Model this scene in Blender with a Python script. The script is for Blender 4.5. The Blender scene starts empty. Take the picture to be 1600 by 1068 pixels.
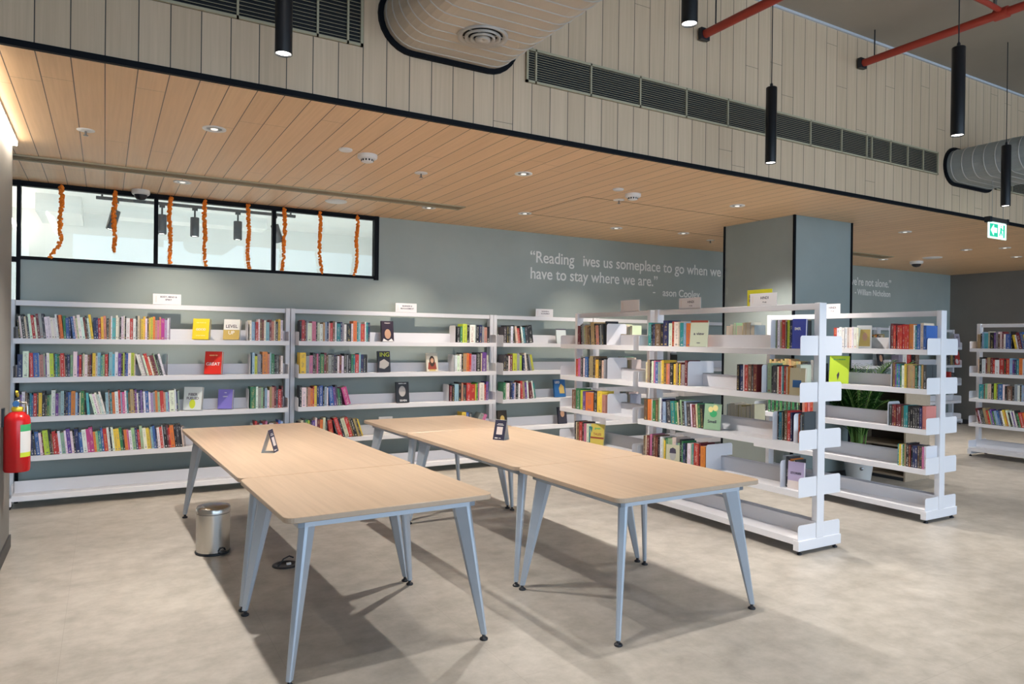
import bpy, bmesh, math, random
from mathutils import Vector, Matrix
random.seed(7)
R = math.radians
SC = bpy.context.scene
COL = SC.collection

# ------------------------------------------------------------------ camera, world, big lights, exposure
F_PX, YAW, PITCH, ROLL, EYE = 1100.86, 30.036, -0.1905, 0.707, 1.5378
cam = bpy.data.cameras.new('camera'); cam.sensor_width = 36; cam.lens = 36 * F_PX / 1600
camo = bpy.data.objects.new('camera', cam); COL.objects.link(camo)
_y, _p, _r = R(YAW), R(PITCH), R(ROLL)
FW = Vector((math.sin(_y) * math.cos(_p), math.cos(_y) * math.cos(_p), math.sin(_p)))
RT = Vector((math.cos(_y), -math.sin(_y), 0)); UP = RT.cross(FW)
RT2 = RT * math.cos(_r) + UP * math.sin(_r); UP2 = UP * math.cos(_r) - RT * math.sin(_r)
m = Matrix((RT2, UP2, -FW)).transposed().to_4x4(); m.translation = Vector((0, 0, EYE))
camo.matrix_world = m
SC.camera = camo
def px(p):                       # frame position (1600x1068) and depth of a world point: used to tell which books show largest
    q = Vector(p) - Vector((0, 0, EYE)); c = q.dot(FW)
    return 800 + F_PX * q.dot(RT2) / c, 534 - F_PX * q.dot(UP2) / c, c

w = bpy.data.worlds.new('daylight'); SC.world = w; w.use_nodes = True
w.node_tree.nodes['Background'].inputs[0].default_value = (0.62, 0.80, 1.0, 1)
w.node_tree.nodes['Background'].inputs[1].default_value = 3.6
SC.view_settings.view_transform = 'Standard'; SC.view_settings.look = 'None'
SC.view_settings.gamma = 1; SC.view_settings.use_curve_mapping = False
SC.view_settings.exposure = 0.0
SC.cycles.max_bounces = 8; SC.cycles.diffuse_bounces = 5; SC.cycles.glossy_bounces = 3
SC.cycles.transparent_max_bounces = 12; SC.cycles.sample_clamp_indirect = 6

Ys, Yw, Ye, ZC, ZU = 7.468, 7.80, 4.157, 2.929, 4.451
XL, XR = -0.585, 14.59
ZL = dict(t=1.8395, r1=1.4956, r2=1.1541, r3=.8062, r4=.4623, r5=.1173)

def light(kind, name, loc, energy, color=(1, 1, 1), **k):
    l = bpy.data.lights.new(name, kind); l.energy = energy; l.color = color
    o = bpy.data.objects.new(name, l); COL.objects.link(o); o.location = loc
    for a, b in k.items():
        if a == 'rot': o.rotation_euler = b
        else: setattr(l, a, b)
    return o
# portals in the open glazed sides of the hall (they only guide daylight sampling)
def portal(loc, rot, sx, sy):
    o = light('AREA', 'daylight_opening', loc, 1, rot=rot, shape='RECTANGLE', size=sx, size_y=sy)
    o.data.cycles.is_portal = True
portal((6, -6.4, 2.3), (R(90), 0, 0), 24, 4.2)
portal((17.6, -1, 2.3), (R(90), 0, R(90)), 10, 4.2)
WARM = (1.0, .87, .72); NEUT = (1.0, .93, .85)
def spot(loc, e, ang=110, col=NEUT, blend=.6, rad=.03, rot=(0, 0, 0)):
    return light('SPOT', 'spot_light', loc, e, col, spot_size=R(ang), spot_blend=blend, shadow_soft_size=rad, rot=rot)
# added ceiling spots above the view, without fixtures, for table shadows and near floor
for x, y, e, a in ((3.12, 2.95, 300, 50), (.7, 2.85, 240, 60), (4.9, 1.3, 200, 62), (5.6, 2.3, 170, 66), (7.8, 2.3, 170, 66), (10.4, 2.6, 170, 66)): spot((x, y, 4.35), e, a, rad=.05)

# ------------------------------------------------------------------ materials
def mat(name, col, rough=.5, metal=0, emit=None, es=1, spec=None, coat=0):
    m = bpy.data.materials.new(name); m.use_nodes = True
    b = m.node_tree.nodes['Principled BSDF']
    b.inputs['Base Color'].default_value = (*col, 1); b.inputs['Roughness'].default_value = rough
    b.inputs['Metallic'].default_value = metal
    if spec is not None: b.inputs['Specular IOR Level'].default_value = spec
    if emit: b.inputs['Emission Color'].default_value = (*emit, 1); b.inputs['Emission Strength'].default_value = es
    if coat: b.inputs['Coat Weight'].default_value = coat
    return m
class NT:
    def __init__(s, m): s.t = m.node_tree; s.b = s.t.nodes['Principled BSDF']
    def n(s, kind, **k):
        x = s.t.nodes.new(kind)
        for a, b in k.items(): setattr(x, a, b)
        return x
    def l(s, a, b): s.t.links.new(a, b)
    def m(s, op, a, b=None, c=None):
        x = s.n('ShaderNodeMath', operation=op)
        for i, v in enumerate((a, b, c)):
            if v is None: continue
            if isinstance(v, (int, float)): x.inputs[i].default_value = v
            else: s.l(v, x.inputs[i])
        return x.outputs[0]
    def mix(s, f, a, b):
        x = s.n('ShaderNodeMix', data_type='RGBA')
        if isinstance(f, (int, float)): x.inputs[0].default_value = f
        else: s.l(f, x.inputs[0])
        for i, v in ((6, a), (7, b)):
            if isinstance(v, tuple): x.inputs[i].default_value = (*v, 1)
            else: s.l(v, x.inputs[i])
        return x.outputs[2]
    def noise(s, vec, scale, detail=3, rough=.5):
        x = s.n('ShaderNodeTexNoise'); x.inputs['Scale'].default_value = scale
        x.inputs['Detail'].default_value = detail; x.inputs['Roughness'].default_value = rough
        s.l(vec, x.inputs['Vector']); return x.outputs[0]
    def mapping(s, vec, scale):
        x = s.n('ShaderNodeMapping'); x.inputs['Scale'].default_value = scale; s.l(vec, x.inputs[0]); return x.outputs[0]
    def ramp(s, f, a, b):
        x = s.n('ShaderNodeMapRange'); x.inputs[1].default_value = a; x.inputs[2].default_value = b; s.l(f, x.inputs[0]); return x.outputs[0]

def planks(name, c1, c2, gap, along, rough=.45):
    """timber planks 150 mm wide laid side by side along X; ALONG is the axis they run in (1 = Y, 2 = Z)"""
    m = mat(name, c1, rough); t = NT(m)
    pos = t.n('ShaderNodeNewGeometry').outputs['Position']
    sp = t.n('ShaderNodeSeparateXYZ'); t.l(pos, sp.inputs[0])
    u = t.m('DIVIDE', t.m('SUBTRACT', sp.outputs[0], .139), .1499)
    fr = t.m('FRACT', t.m('ADD', u, 100)); cell = t.m('FLOOR', u)
    edge = t.m('ADD', t.m('LESS_THAN', fr, .018), t.m('GREATER_THAN', fr, .982))
    wn = t.n('ShaderNodeTexWhiteNoise', noise_dimensions='1D'); t.l(cell, wn.inputs['W'])
    a = sp.outputs[along]
    v = t.m('FRACT', t.m('ADD', t.m('DIVIDE', a, 2.44), t.m('MULTIPLY', wn.outputs[0], 3.7)))
    joint = t.m('MULTIPLY', t.m('LESS_THAN', v, .0016), .7)
    sc = [60, 60, 60]; sc[along] = 1.6
    ad = t.n('ShaderNodeVectorMath', operation='ADD'); t.l(pos, ad.inputs[0])
    cv = t.n('ShaderNodeCombineXYZ'); t.l(t.m('MULTIPLY', wn.outputs[0], 9), cv.inputs[along]); t.l(cv.outputs[0], ad.inputs[1])
    g = t.noise(t.mapping(ad.outputs[0], tuple(sc)), 1, 4, .6)
    g = t.ramp(g, .3, .7)
    tone = t.m('ADD', t.m('MULTIPLY', g, .6), t.m('MULTIPLY', wn.outputs[0], .4))
    c = t.mix(tone, c1, c2)
    c = t.mix(t.m('MINIMUM', t.m('ADD', edge, joint), 1), c, gap)
    t.l(c, t.b.inputs['Base Color'])
    return m
M = {}
M['wood_wall'] = planks('grey_oak_cladding', (.56, .41, .27), (.70, .525, .36), (.06, .045, .035), 2)
M['wood_soffit'] = planks('warm_oak_ceiling', (.70, .455, .245), (.84, .565, .32), (.10, .055, .03), 1)
def oak(name, c1, c2):
    m = mat(name, c1, .34); t = NT(m)
    tc = t.n('ShaderNodeTexCoord').outputs['Object']
    g = t.noise(t.mapping(tc, (34, 1.2, 34)), 1, 5, .65); h = t.noise(t.mapping(tc, (3, .5, 3)), 1, 2)
    t.l(t.mix(t.m('ADD', t.m('MULTIPLY', t.ramp(g, .3, .7), .65), t.m('MULTIPLY', h, .35)), c1, c2), t.b.inputs['Base Color'])
    return m
M['oak'] = oak('table_oak', (.36, .26, .175), (.51, .38, .27))
M['oak_edge'] = oak('table_edge', (.50, .38, .28), (.56, .43, .32))
M['cabinet'] = oak('cabinet_oak', (.44, .34, .24), (.52, .41, .30))
def floor_mat():
    m = mat('vinyl_floor', (.5, .45, .38), .38, spec=.35); t = NT(m)
    pos = t.n('ShaderNodeNewGeometry').outputs['Position']
    a = t.ramp(t.noise(t.mapping(pos, (.8, 1.7, 1)), 1.3, 6, .62), .32, .68)
    b = t.ramp(t.noise(t.mapping(pos, (1.6, 2.4, 1)), 2.2, 5, .65), .3, .7)
    d = t.ramp(t.noise(t.mapping(pos, (1, 1, 1)), 6.0, 8, .68), .34, .66)
    c = t.mix(t.m('ADD', t.m('ADD', t.m('MULTIPLY', a, .30), t.m('MULTIPLY', b, .15)), t.m('MULTIPLY', d, .55)), (.285, .262, .226), (.515, .478, .432))
    sp = t.n('ShaderNodeSeparateXYZ'); t.l(pos, sp.inputs[0])
    s1 = t.m('LESS_THAN', t.m('FRACT', t.m('DIVIDE', t.m('ADD', sp.outputs[0], 20.28), .914)), .003)
    s2 = t.m('LESS_THAN', t.m('FRACT', t.m('DIVIDE', t.m('ADD', sp.outputs[1], 20.1), .914)), .003)
    t.l(t.mix(t.m('MULTIPLY', t.m('MAXIMUM', s1, s2), .35), c, (.22, .19, .16)), t.b.inputs['Base Color'])
    return m
M['floor'] = floor_mat()
def plaster(name, c1, c2, scale=1.1, rough=.75):
    m = mat(name, c1, rough); t = NT(m)
    pos = t.n('ShaderNodeNewGeometry').outputs['Position']
    a = t.ramp(t.noise(pos, scale, 6, .6), .3, .7)
    t.l(t.mix(a, c1, c2), t.b.inputs['Base Color']); return m
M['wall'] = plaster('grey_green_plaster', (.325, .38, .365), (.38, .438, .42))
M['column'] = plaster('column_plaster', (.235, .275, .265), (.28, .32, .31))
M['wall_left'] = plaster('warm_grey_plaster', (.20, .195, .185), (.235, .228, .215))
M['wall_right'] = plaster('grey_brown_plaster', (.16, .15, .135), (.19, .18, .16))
M['concrete'] = plaster('concrete_slab', (.31, .275, .225), (.36, .32, .265), .6)
M['room_white'] = plaster('white_paint', (.80, .80, .79), (.83, .83, .82), .5)
M['white'] = mat('white_powder_coat', (.78, .78, .82), .38)
M['whitesign'] = mat('white_acrylic', (.82, .80, .82), .35)
M['silver'] = mat('silver_powder_coat', (.48, .54, .62), .36, .3)
M['black'] = mat('black_metal', (.012, .014, .02), .4)
M['frame'] = mat('black_frame', (.003, .004, .007), .6, spec=.15)
M['pendant'] = mat('black_pendant', (.010, .011, .014), .35, .3)
M['steel'] = mat('brushed_steel', (.62, .60, .57), .24, 1)
M['steel_dark'] = mat('dark_steel', (.25, .25, .25), .3, 1)
M['red_pipe'] = mat('red_pipe_paint', (.36, .035, .018), .45)
M['red'] = mat('red_gloss', (.55, .012, .015), .22)
M['yellow'] = mat('yellow_paint', (.85, .62, .05), .4)
M['green'] = mat('green_print', (.05, .42, .16), .5)
M['plain_white'] = mat('white_plastic', (.80, .79, .77), .4)
M['duct'] = mat('painted_duct', (.56, .49, .40), .5, .1)
M['duct_grey'] = mat('grey_painted_duct', (.30, .325, .32), .5, .15)
M['duct_rib'] = mat('duct_seam', (.55, .53, .50), .45, .3)
M['grille'] = mat('beige_grille', (.42, .37, .25), .5)
M['void'] = mat('cavity_shade', (.008, .009, .011), .8)  # near-black colour stands in for the shade inside openings
M['slot'] = mat('bronze_diffuser', (.30, .225, .13), .5, .3)
M['lamp'] = mat('lit_lens', (1, 1, 1), .4, emit=(1, .95, .88), es=9)
M['lamp_dim'] = mat('lit_lens_dim', (1, 1, 1), .4, emit=(1, .94, .85), es=.8)
M['cove'] = mat('led_cove', (1, 1, 1), .4, emit=(1, .90, .76), es=16)
M['exit_green'] = mat('exit_green', (.02, .45, .25), .4, emit=(.02, .55, .32), es=.8)
M['exit_white'] = mat('exit_white', (.9, 1, .95), .4, emit=(.75, 1, .88), es=1.4)
M['orange'] = mat('marigold', (.92, .25, .015), .75)
M['leaf'] = mat('palm_leaf', (.022, .085, .014), .65, spec=.2)
M['stem'] = mat('palm_stem', (.16, .30, .06), .5)
M['soil'] = mat('soil', (.03, .02, .015), .9)
M['letters'] = mat('white_vinyl_letters', (.86, .88, .86), .6)
M['ink'] = mat('dark_print', (.06, .05, .09), .6)
M['navy'] = mat('navy_card', (.015, .018, .06), .45)
M['pinkwhite'] = mat('pale_print', (.80, .72, .70), .5)
M['greywire'] = mat('grey_wire', (.3, .3, .3), .5)
M['base'] = mat('dark_skirting', (.05, .05, .055), .5)
M['sealant'] = mat('pale_sealant', (.55, .58, .62), .6)
def glass():
    m = bpy.data.materials.new('clear_glass'); m.use_nodes = True; t = m.node_tree; t.nodes.clear()
    o = t.nodes.new('ShaderNodeOutputMaterial'); mx = t.nodes.new('ShaderNodeMixShader')
    a = t.nodes.new('ShaderNodeBsdfTransparent'); a.inputs[0].default_value = (.96, .985, .98, 1)
    g = t.nodes.new('ShaderNodeBsdfGlossy'); g.inputs['Roughness'].default_value = .02
    f = t.nodes.new('ShaderNodeFresnel'); f.inputs[0].default_value = 1.5
    t.links.new(f.outputs[0], mx.inputs[0]); t.links.new(a.outputs[0], mx.inputs[1]); t.links.new(g.outputs[0], mx.inputs[2])
    t.links.new(mx.outputs[0], o.inputs[0]); return m
M['glass'] = glass()
def book_mat():
    """cover colour, print colour and paper come with each book's mesh; titles are small marks along the spine"""
    m = mat('book_cover', (1, 1, 1), .45); t = NT(m)
    c = t.n('ShaderNodeAttribute', attribute_name='cover').outputs[0]
    k = t.n('ShaderNodeAttribute', attribute_name='print').outputs[0]
    uv = t.n('ShaderNodeUVMap').outputs[0]
    sp = t.n('ShaderNodeSeparateXYZ'); t.l(uv, sp.inputs[0]); u, v = sp.outputs[0], sp.outputs[1]
    pos = t.n('ShaderNodeNewGeometry').outputs['Position']
    fine = t.noise(t.mapping(pos, (260, 260, 210)), 1, 1)
    big = t.noise(t.mapping(pos, (24, 24, 17)), 1, 1)
    band = t.m('MULTIPLY', t.m('LESS_THAN', t.m('ABSOLUTE', t.m('SUBTRACT', u, .5)), .24), t.m('LESS_THAN', t.m('ABSOLUTE', t.m('SUBTRACT', v, .52)), .40))
    f = t.m('MULTIPLY', t.m('MULTIPLY', band, t.m('GREATER_THAN', fine, .54)), t.m('GREATER_THAN', big, .47))
    dot = t.m('MULTIPLY', t.m('LESS_THAN', t.m('ABSOLUTE', t.m('SUBTRACT', v, .075)), .03), t.m('LESS_THAN', t.m('ABSOLUTE', t.m('SUBTRACT', u, .5)), .22))
    f = t.m('MAXIMUM', t.m('MULTIPLY', f, .65), t.m('MULTIPLY', dot, .7))
    t.l(t.mix(f, c, k), t.b.inputs['Base Color']); return m
M['book'] = book_mat()

# ------------------------------------------------------------------ mesh helpers
class MB:
    def __init__(s): s.v = []; s.f = []; s.mi = []; s.sm = []
    def add(s, vs, fs, mi=0, smooth=False):
        b = len(s.v); s.v += [tuple(v) for v in vs]
        for f in fs: s.f.append([i + b for i in f]); s.mi.append(mi); s.sm.append(smooth)
        return s
    def box(s, x0, x1, y0, y1, z0, z1, mi=0, bev=0):
        if x0 > x1: x0, x1 = x1, x0
        if y0 > y1: y0, y1 = y1, y0
        if z0 > z1: z0, z1 = z1, z0
        if not bev:
            vs = [(x, y, z) for z in (z0, z1) for y in (y0, y1) for x in (x0, x1)]
            return s.add(vs, [(0, 2, 3, 1), (4, 5, 7, 6), (0, 1, 5, 4), (2, 6, 7, 3), (0, 4, 6, 2), (1, 3, 7, 5)], mi)
        bm = bmesh.new(); bmesh.ops.create_cube(bm, size=1)
        for v in bm.verts: v.co = Vector(((x0 + x1) / 2 + v.co.x * (x1 - x0), (y0 + y1) / 2 + v.co.y * (y1 - y0), (z0 + z1) / 2 + v.co.z * (z1 - z0)))
        bmesh.ops.bevel(bm, geom=bm.edges[:], offset=bev, segments=2, affect='EDGES', profile=.6)
        return s.bm(bm, mi)
    def bm(s, bm, mi=0, smooth=False):
        bm.verts.ensure_lookup_table(); bm.verts.index_update()
        s.add([v.co[:] for v in bm.verts], [[v.index for v in f.verts] for f in bm.faces], mi, smooth); bm.free(); return s
    def prism(s, pts, axis, a, b, mi=0):
        """outline PTS (in the two other axes, in order) extruded along AXIS from a to b"""
        n = len(pts)
        def mk(p, t):
            q = [0, 0, 0]; q[axis] = t; o = [i for i in range(3) if i != axis]; q[o[0]], q[o[1]] = p; return tuple(q)
        vs = [mk(p, a) for p in pts] + [mk(p, b) for p in pts]
        fs = [list(range(n))[::-1], list(range(n, 2 * n))] + [(i, (i + 1) % n, n + (i + 1) % n, n + i) for i in range(n)]
        return s.add(vs, fs, mi)
    def loft(s, rings, mi=0, smooth=True, cap=True, closed=True):
        n = len(rings[0]); vs = [v for r in rings for v in r]; fs = []
        for k in range(len(rings) - 1):
            for i in range(n if closed else n - 1):
                j = (i + 1) % n; fs.append((k * n + i, k * n + j, (k + 1) * n + j, (k + 1) * n + i))
        s.add(vs, fs, mi, smooth)
        if cap:
            s.add(rings[0], [list(range(n))[::-1]], mi); s.add(rings[-1], [list(range(n))], mi)
        return s
    def lathe(s, prof, c=(0, 0, 0), n=32, mi=0, cap=True):
        return s.loft([[(c[0] + r * math.cos(2 * math.pi * i / n), c[1] + r * math.sin(2 * math.pi * i / n), c[2] + z) for i in range(n)] for r, z in prof], mi, True, cap)
    def tube(s, pts, r, n=10, mi=0):
        P = [Vector(p) for p in pts]; rings = []
        for i, p in enumerate(P):
            d = (P[min(i + 1, len(P) - 1)] - P[max(i - 1, 0)]).normalized()
            a = d.cross(Vector((0, 0, 1)) if abs(d.z) < .95 else Vector((1, 0, 0))).normalized(); b = d.cross(a)
            rr = r[i] if isinstance(r, (list, tuple)) else r
            rings.append([p + (a * math.cos(2 * math.pi * k / n) + b * math.sin(2 * math.pi * k / n)) * rr for k in range(n)])
        return s.loft(rings, mi)
    def xf(s, mtx):
        s.v = [tuple(mtx @ Vector(v)) for v in s.v]; return s
    def build(s, name, mats, parent=None, loc=None, rot=None, world=False):
        me = bpy.data.meshes.new(name); me.from_pydata(s.v, [], s.f)
        for m in (mats if isinstance(mats, (list, tuple)) else [mats]): me.materials.append(M[m] if isinstance(m, str) else m)
        for p, mi, sm in zip(me.polygons, s.mi, s.sm): p.material_index = mi; p.use_smooth = sm
        b = bmesh.new(); b.from_mesh(me); bmesh.ops.recalc_face_normals(b, faces=b.faces); b.to_mesh(me); b.free()
        o = bpy.data.objects.new(name, me); COL.objects.link(o)
        if parent is not None:
            o.parent = parent
            if world: o.location = -world_loc(parent)
        if loc is not None: o.location = loc
        if rot is not None: o.rotation_euler = rot
        return o
def world_loc(o):
    v = Vector(o.location); p = o.parent
    while p is not None: v += Vector(p.location); p = p.parent
    return v
def tag(o, label=None, cat=None, group=None, kind=None):
    if label: o['label'] = label
    if cat: o['category'] = cat
    if group: o['group'] = group
    if kind: o['kind'] = kind
    return o
def thing(name, label, cat, loc=(0, 0, 0), rz=0, group=None):
    o = bpy.data.objects.new(name, None); COL.objects.link(o); o.location = loc; o.rotation_euler = (0, 0, rz)
    o.empty_display_size = .05
    return tag(o, label, cat, group)
def copy_tree(o, parent=None):
    c = o.copy(); COL.objects.link(c)
    if parent is not None: c.parent = parent
    for ch in list(o.children): copy_tree(ch, c)
    return c
def text_mesh(name, body, size, m, parent=None, loc=(0, 0, 0), rot=(R(90), 0, 0), align='LEFT', ext=.0008, sx=1.0, bold=0.0):
    cu = bpy.data.curves.new(name, 'FONT'); cu.body = body; cu.size = size; cu.extrude = ext; cu.align_x = align; cu.offset = bold
    cu.space_line = 1.0
    t = bpy.data.objects.new(name, cu); COL.objects.link(t)
    bpy.context.view_layer.update()
    me = bpy.data.meshes.new_from_object(t.evaluated_get(bpy.context.evaluated_depsgraph_get()))
    bpy.data.objects.remove(t); bpy.data.curves.remove(cu)
    for v in me.vertices: v.co.x *= sx
    me.materials.clear(); me.materials.append(M[m]); me.name = name
    o = bpy.data.objects.new(name, me); COL.objects.link(o); o.parent = parent; o.location = loc; o.rotation_euler = rot
    return o
def struct(o): o['kind'] = 'structure'; return o

# ------------------------------------------------------------------ the room
struct(MB().box(-8, 18, -6.5, 12, -.2, 0).build('floor', 'floor'))
struct(MB().box(-.69, XR, Yw, Yw + .15, 0, 2.235).box(2.71, XR, Yw, Yw + .15, 2.235, 3.1).build('wall_back', 'wall'))
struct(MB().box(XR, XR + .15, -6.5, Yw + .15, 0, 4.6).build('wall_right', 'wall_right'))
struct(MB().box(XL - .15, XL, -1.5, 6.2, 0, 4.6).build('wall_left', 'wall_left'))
struct(MB().box(XL, XL + .012, -1.5, 6.2, 0, .09).build('baseboard_left', 'base'))
struct(MB().box(-8, XR, Ye + .02, Yw + .15, ZC, ZC + .08).build('ceiling', 'wood_soffit'))
struct(MB().box(-8, XR, Ye, Ye + .02, ZC + .028, ZU).build('wall_upper', 'wood_wall'))
struct(MB().box(-8, XR, Ye - .006, Ye + .022, ZC - .004, ZC + .028).build('trim_1', 'frame'))
struct(MB().box(-8, XR, -6.5, Ye + .15, ZU, ZU + .2).build('ceiling_upper', 'concrete'))
struct(MB().box(-8, XR, Ye - .02, Ye, ZU - .022, ZU).build('trim_2', 'sealant'))
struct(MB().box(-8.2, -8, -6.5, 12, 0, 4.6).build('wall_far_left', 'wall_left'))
struct(MB().box(9.8, XR, Yw - .012, Yw, 0, .09).build('baseboard_back', 'base'))
struct(MB().box(XR - .012, XR, 2, Yw, 0, .09).build('baseboard_right', 'base'))
# room seen through the strip window
rm = MB().box(-4.5, 6.5, 11, 11.15, 0, 3.3).box(6.5, 6.65, Yw + .15, 11.15, 0, 3.3)
rm.box(-4.65, -4.5, Yw + .15, 11.15, 0, 3.3).box(-1.15, -1.0, 9.4, 11, 0, 2.95)
struct(rm.build('wall_beyond_window', 'room_white'))
struct(MB().box(-4.65, 6.65, Yw + .15, 11.15, 3.15, 3.3).box(.1, 1.9, 10.0, 10.35, 3.0, 3.15).box(-.7, -.25, 9.7, 10.8, 2.95, 3.15).build('ceiling_beyond_window', 'room_white'))
struct(MB().box(-1.0, -.985, 9.42, 10.98, 2.9, 2.94).box(-4.4, -1.0, 9.385, 9.4, 2.9, 2.94).build('trim_3', 'cove'))
light('AREA', 'room_fill', (1.2, 8.5, 3.1), 520, (.9, .95, 1), shape='RECTANGLE', size=5, size_y=.6, spread=R(84))  # added area light out of view, brightens the room behind the window
light('AREA', 'room_fill', (-2.8, 8.7, 3.1), 260, (.9, .95, 1), shape='RECTANGLE', size=2, size_y=.6, spread=R(84))  # second added fill in the same room, further left, no fixture

# strip window: frame bars and panes
wf = thing('window_1', None, None, (1, Yw, 2.58)); wf['kind'] = 'structure'
fr = MB()
fr.box(-.70, 2.715, Yw - .02, Yw + .05, 2.885, ZC).box(-.70, 2.715, Yw - .02, Yw + .05, 2.215, 2.245)
for x0, x1 in ((.412, .448), (1.538, 1.574)): fr.box(x0, x1, Yw - .02, Yw + .05, 2.245, 2.885)
fr.box(2.665, 2.715, Yw - .03, Yw + .06, 2.20, ZC)
fr.build('window_frame', 'frame', wf, world=True)
for x0, x1 in ((-.67, .412), (.448, 1.538), (1.574, 2.665)):
    MB().box(x0, x1, Yw + .012, Yw + .018, 2.245, 2.885).build('pane', 'glass', wf, world=True)
dr = thing('door_1', None, None, (-1.2, Yw, 0)); dr['kind'] = 'structure'
MB().box(-.70, -.67, Yw - .03, Yw + .06, 0, ZC).box(-1.9, -1.85, Yw - .03, Yw + .06, 0, ZC).box(-1.85, -.70, Yw - .02, Yw + .05, 2.19, 2.235).box(-1.85, -.70, Yw - .02, Yw + .05, 2.88, ZC).build('door_frame', 'frame', dr, world=True)
MB().box(-1.85, -.70, Yw + .012, Yw + .018, .02, 2.19).box(-1.85, -.70, Yw + .012, Yw + .018, 2.235, 2.88).build('pane', 'glass', dr, world=True)
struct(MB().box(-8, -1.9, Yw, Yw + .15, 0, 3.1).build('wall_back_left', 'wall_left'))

# column with black corner beads
cx0, cx1, cy0, cy1 = 6.46, 7.447, 5.087, 6.079
cl = thing('structural_column', 'square grey-green plastered column with thin black corner beads, rising to the timber ceiling', 'column', ((cx0 + cx1) / 2, (cy0 + cy1) / 2, 0))
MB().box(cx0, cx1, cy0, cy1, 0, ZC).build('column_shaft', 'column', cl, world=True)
for x, y in ((cx0, cy0), (cx1, cy0), (cx0, cy1), (cx1, cy1)):
    dx = .012 if x == cx1 else -.012; dy = .012 if y == cy1 else -.012
    MB().box(x - .012, x + .012, y - .012, y + .012, .08, ZC).build('corner_bead', 'frame', cl, world=True)
MB().box(cx0 - .014, cx1 + .014, cy0 - .014, cy1 + .014, 0, .09).build('plinth', 'base', cl, world=True)

# wall lettering
def lettering(label, lines, cat='lettering'):
    t = thing('wall_lettering', label, cat, (lines[0][2], Yw - .002, lines[0][3]))
    for body, size, x, z, wid in lines:
        o = text_mesh('lettering', body, size, 'letters', t, Vector((x, Yw - .002, z)) - Vector(t.location), bold=.0018)
        k = wid / max(v.co.x for v in o.data.vertices)
        for v in o.data.vertices: v.co.x *= k
lettering('white quotation about reading and staying where we are, on the grey wall above the shelving',
          [('\u201cReading', .212, 4.762, 2.548, .70), ('ives us someplace to go when we', .212, 5.60, 2.548, 2.61),
           ('have to stay where we are.\u201d', .212, 4.765, 2.335, 2.17), ('-', .15, 6.845, 2.21, .05), ('ason Cooley', .15, 7.035, 2.202, .74)])
lettering('white end of a quotation about not being alone, on the wall beyond the column',
          [('we\u2019re not alone.\u201d', .20, 11.38, 2.585, 1.23), ('- William Nicholson', .15, 11.53, 2.415, 1.06)])

# ------------------------------------------------------------------ ceiling fittings
def disc(name, label, cat, x, y, r, kind, group=None, z=ZC):
    t = thing(name, label, cat, (x, y, z), group=group)
    if kind == 'down':
        MB().lathe([(r, 0), (r, -.006), (r * .72, -.006), (r * .66, -.001)], n=28, cap=False).lathe([(r * .99, -.0005), (.001, -.0005)], n=28, cap=False).build('trim_ring', 'plain_white', t)
        MB().lathe([(r * .66, -.0015), (r * .45, -.0035), (.001, -.0035)], n=24, cap=False).build('reflector', 'steel_dark', t)
        MB().lathe([(r * .32, -.004), (r * .28, -.008), (.001, -.009)], n=20, cap=False).build('lens', 'lamp_dim', t)
    elif kind == 'spr':
        MB().lathe([(r, 0), (r, -.004), (r * .5, -.008), (.001, -.009)], n=24, cap=False).build('escutcheon', 'plain_white', t)
        MB().tube([(0, 0, -.006), (0, 0, -.035)], .007, 8).lathe([(.016, -.036), (.016, -.039), (.001, -.04)], n=12).build('sprinkler_head', 'steel_dark', t)
    elif kind == 'disc':
        MB().lathe([(r, 0), (r, -.008), (r * .85, -.014), (.001, -.015)], n=28, cap=False).build('cover', 'plain_white', t)
    elif kind == 'round':
        MB().lathe([(r, 0), (r, -.006), (r * .92, -.011), (.001, -.012)], n=36, cap=False).build('speaker_grille', 'plain_white', t)
    elif kind == 'smoke':
        MB().lathe([(r, 0), (r, -.022), (r * .95, -.028), (r * .8, -.034), (.001, -.034)], n=32, cap=False).build('detector_base', 'plain_white', t)
        c = MB().lathe([(r * .62, -.033), (r * .6, -.052), (r * .4, -.058), (.001, -.059)], n=28, cap=False)
        c.build('sensor_dome', 'plain_white', t)
        g = MB()
        for k in range(12):
            a = 2 * math.pi * k / 12; s_ = MB().box(-.006, .006, r * .60, r * .635, -.050, -.036); s_.xf(Matrix.Rotation(a, 4, 'Z')); g.add(s_.v, s_.f)
        g.build('vent_slots', 'void', t)
    elif kind == 'cctv':
        MB().lathe([(r, 0), (r, -.03), (r * .9, -.045), (r * .8, -.047), (.001, -.047)], n=32, cap=False).build('camera_base', 'plain_white', t)
        MB().lathe([(r * .72, -.047), (r * .66, -.07), (r * .45, -.09), (.001, -.10)], n=28, cap=False).build('dark_dome', 'black', t)
    return t
LBL = 'round recessed downlight in the timber ceiling, '
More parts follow.
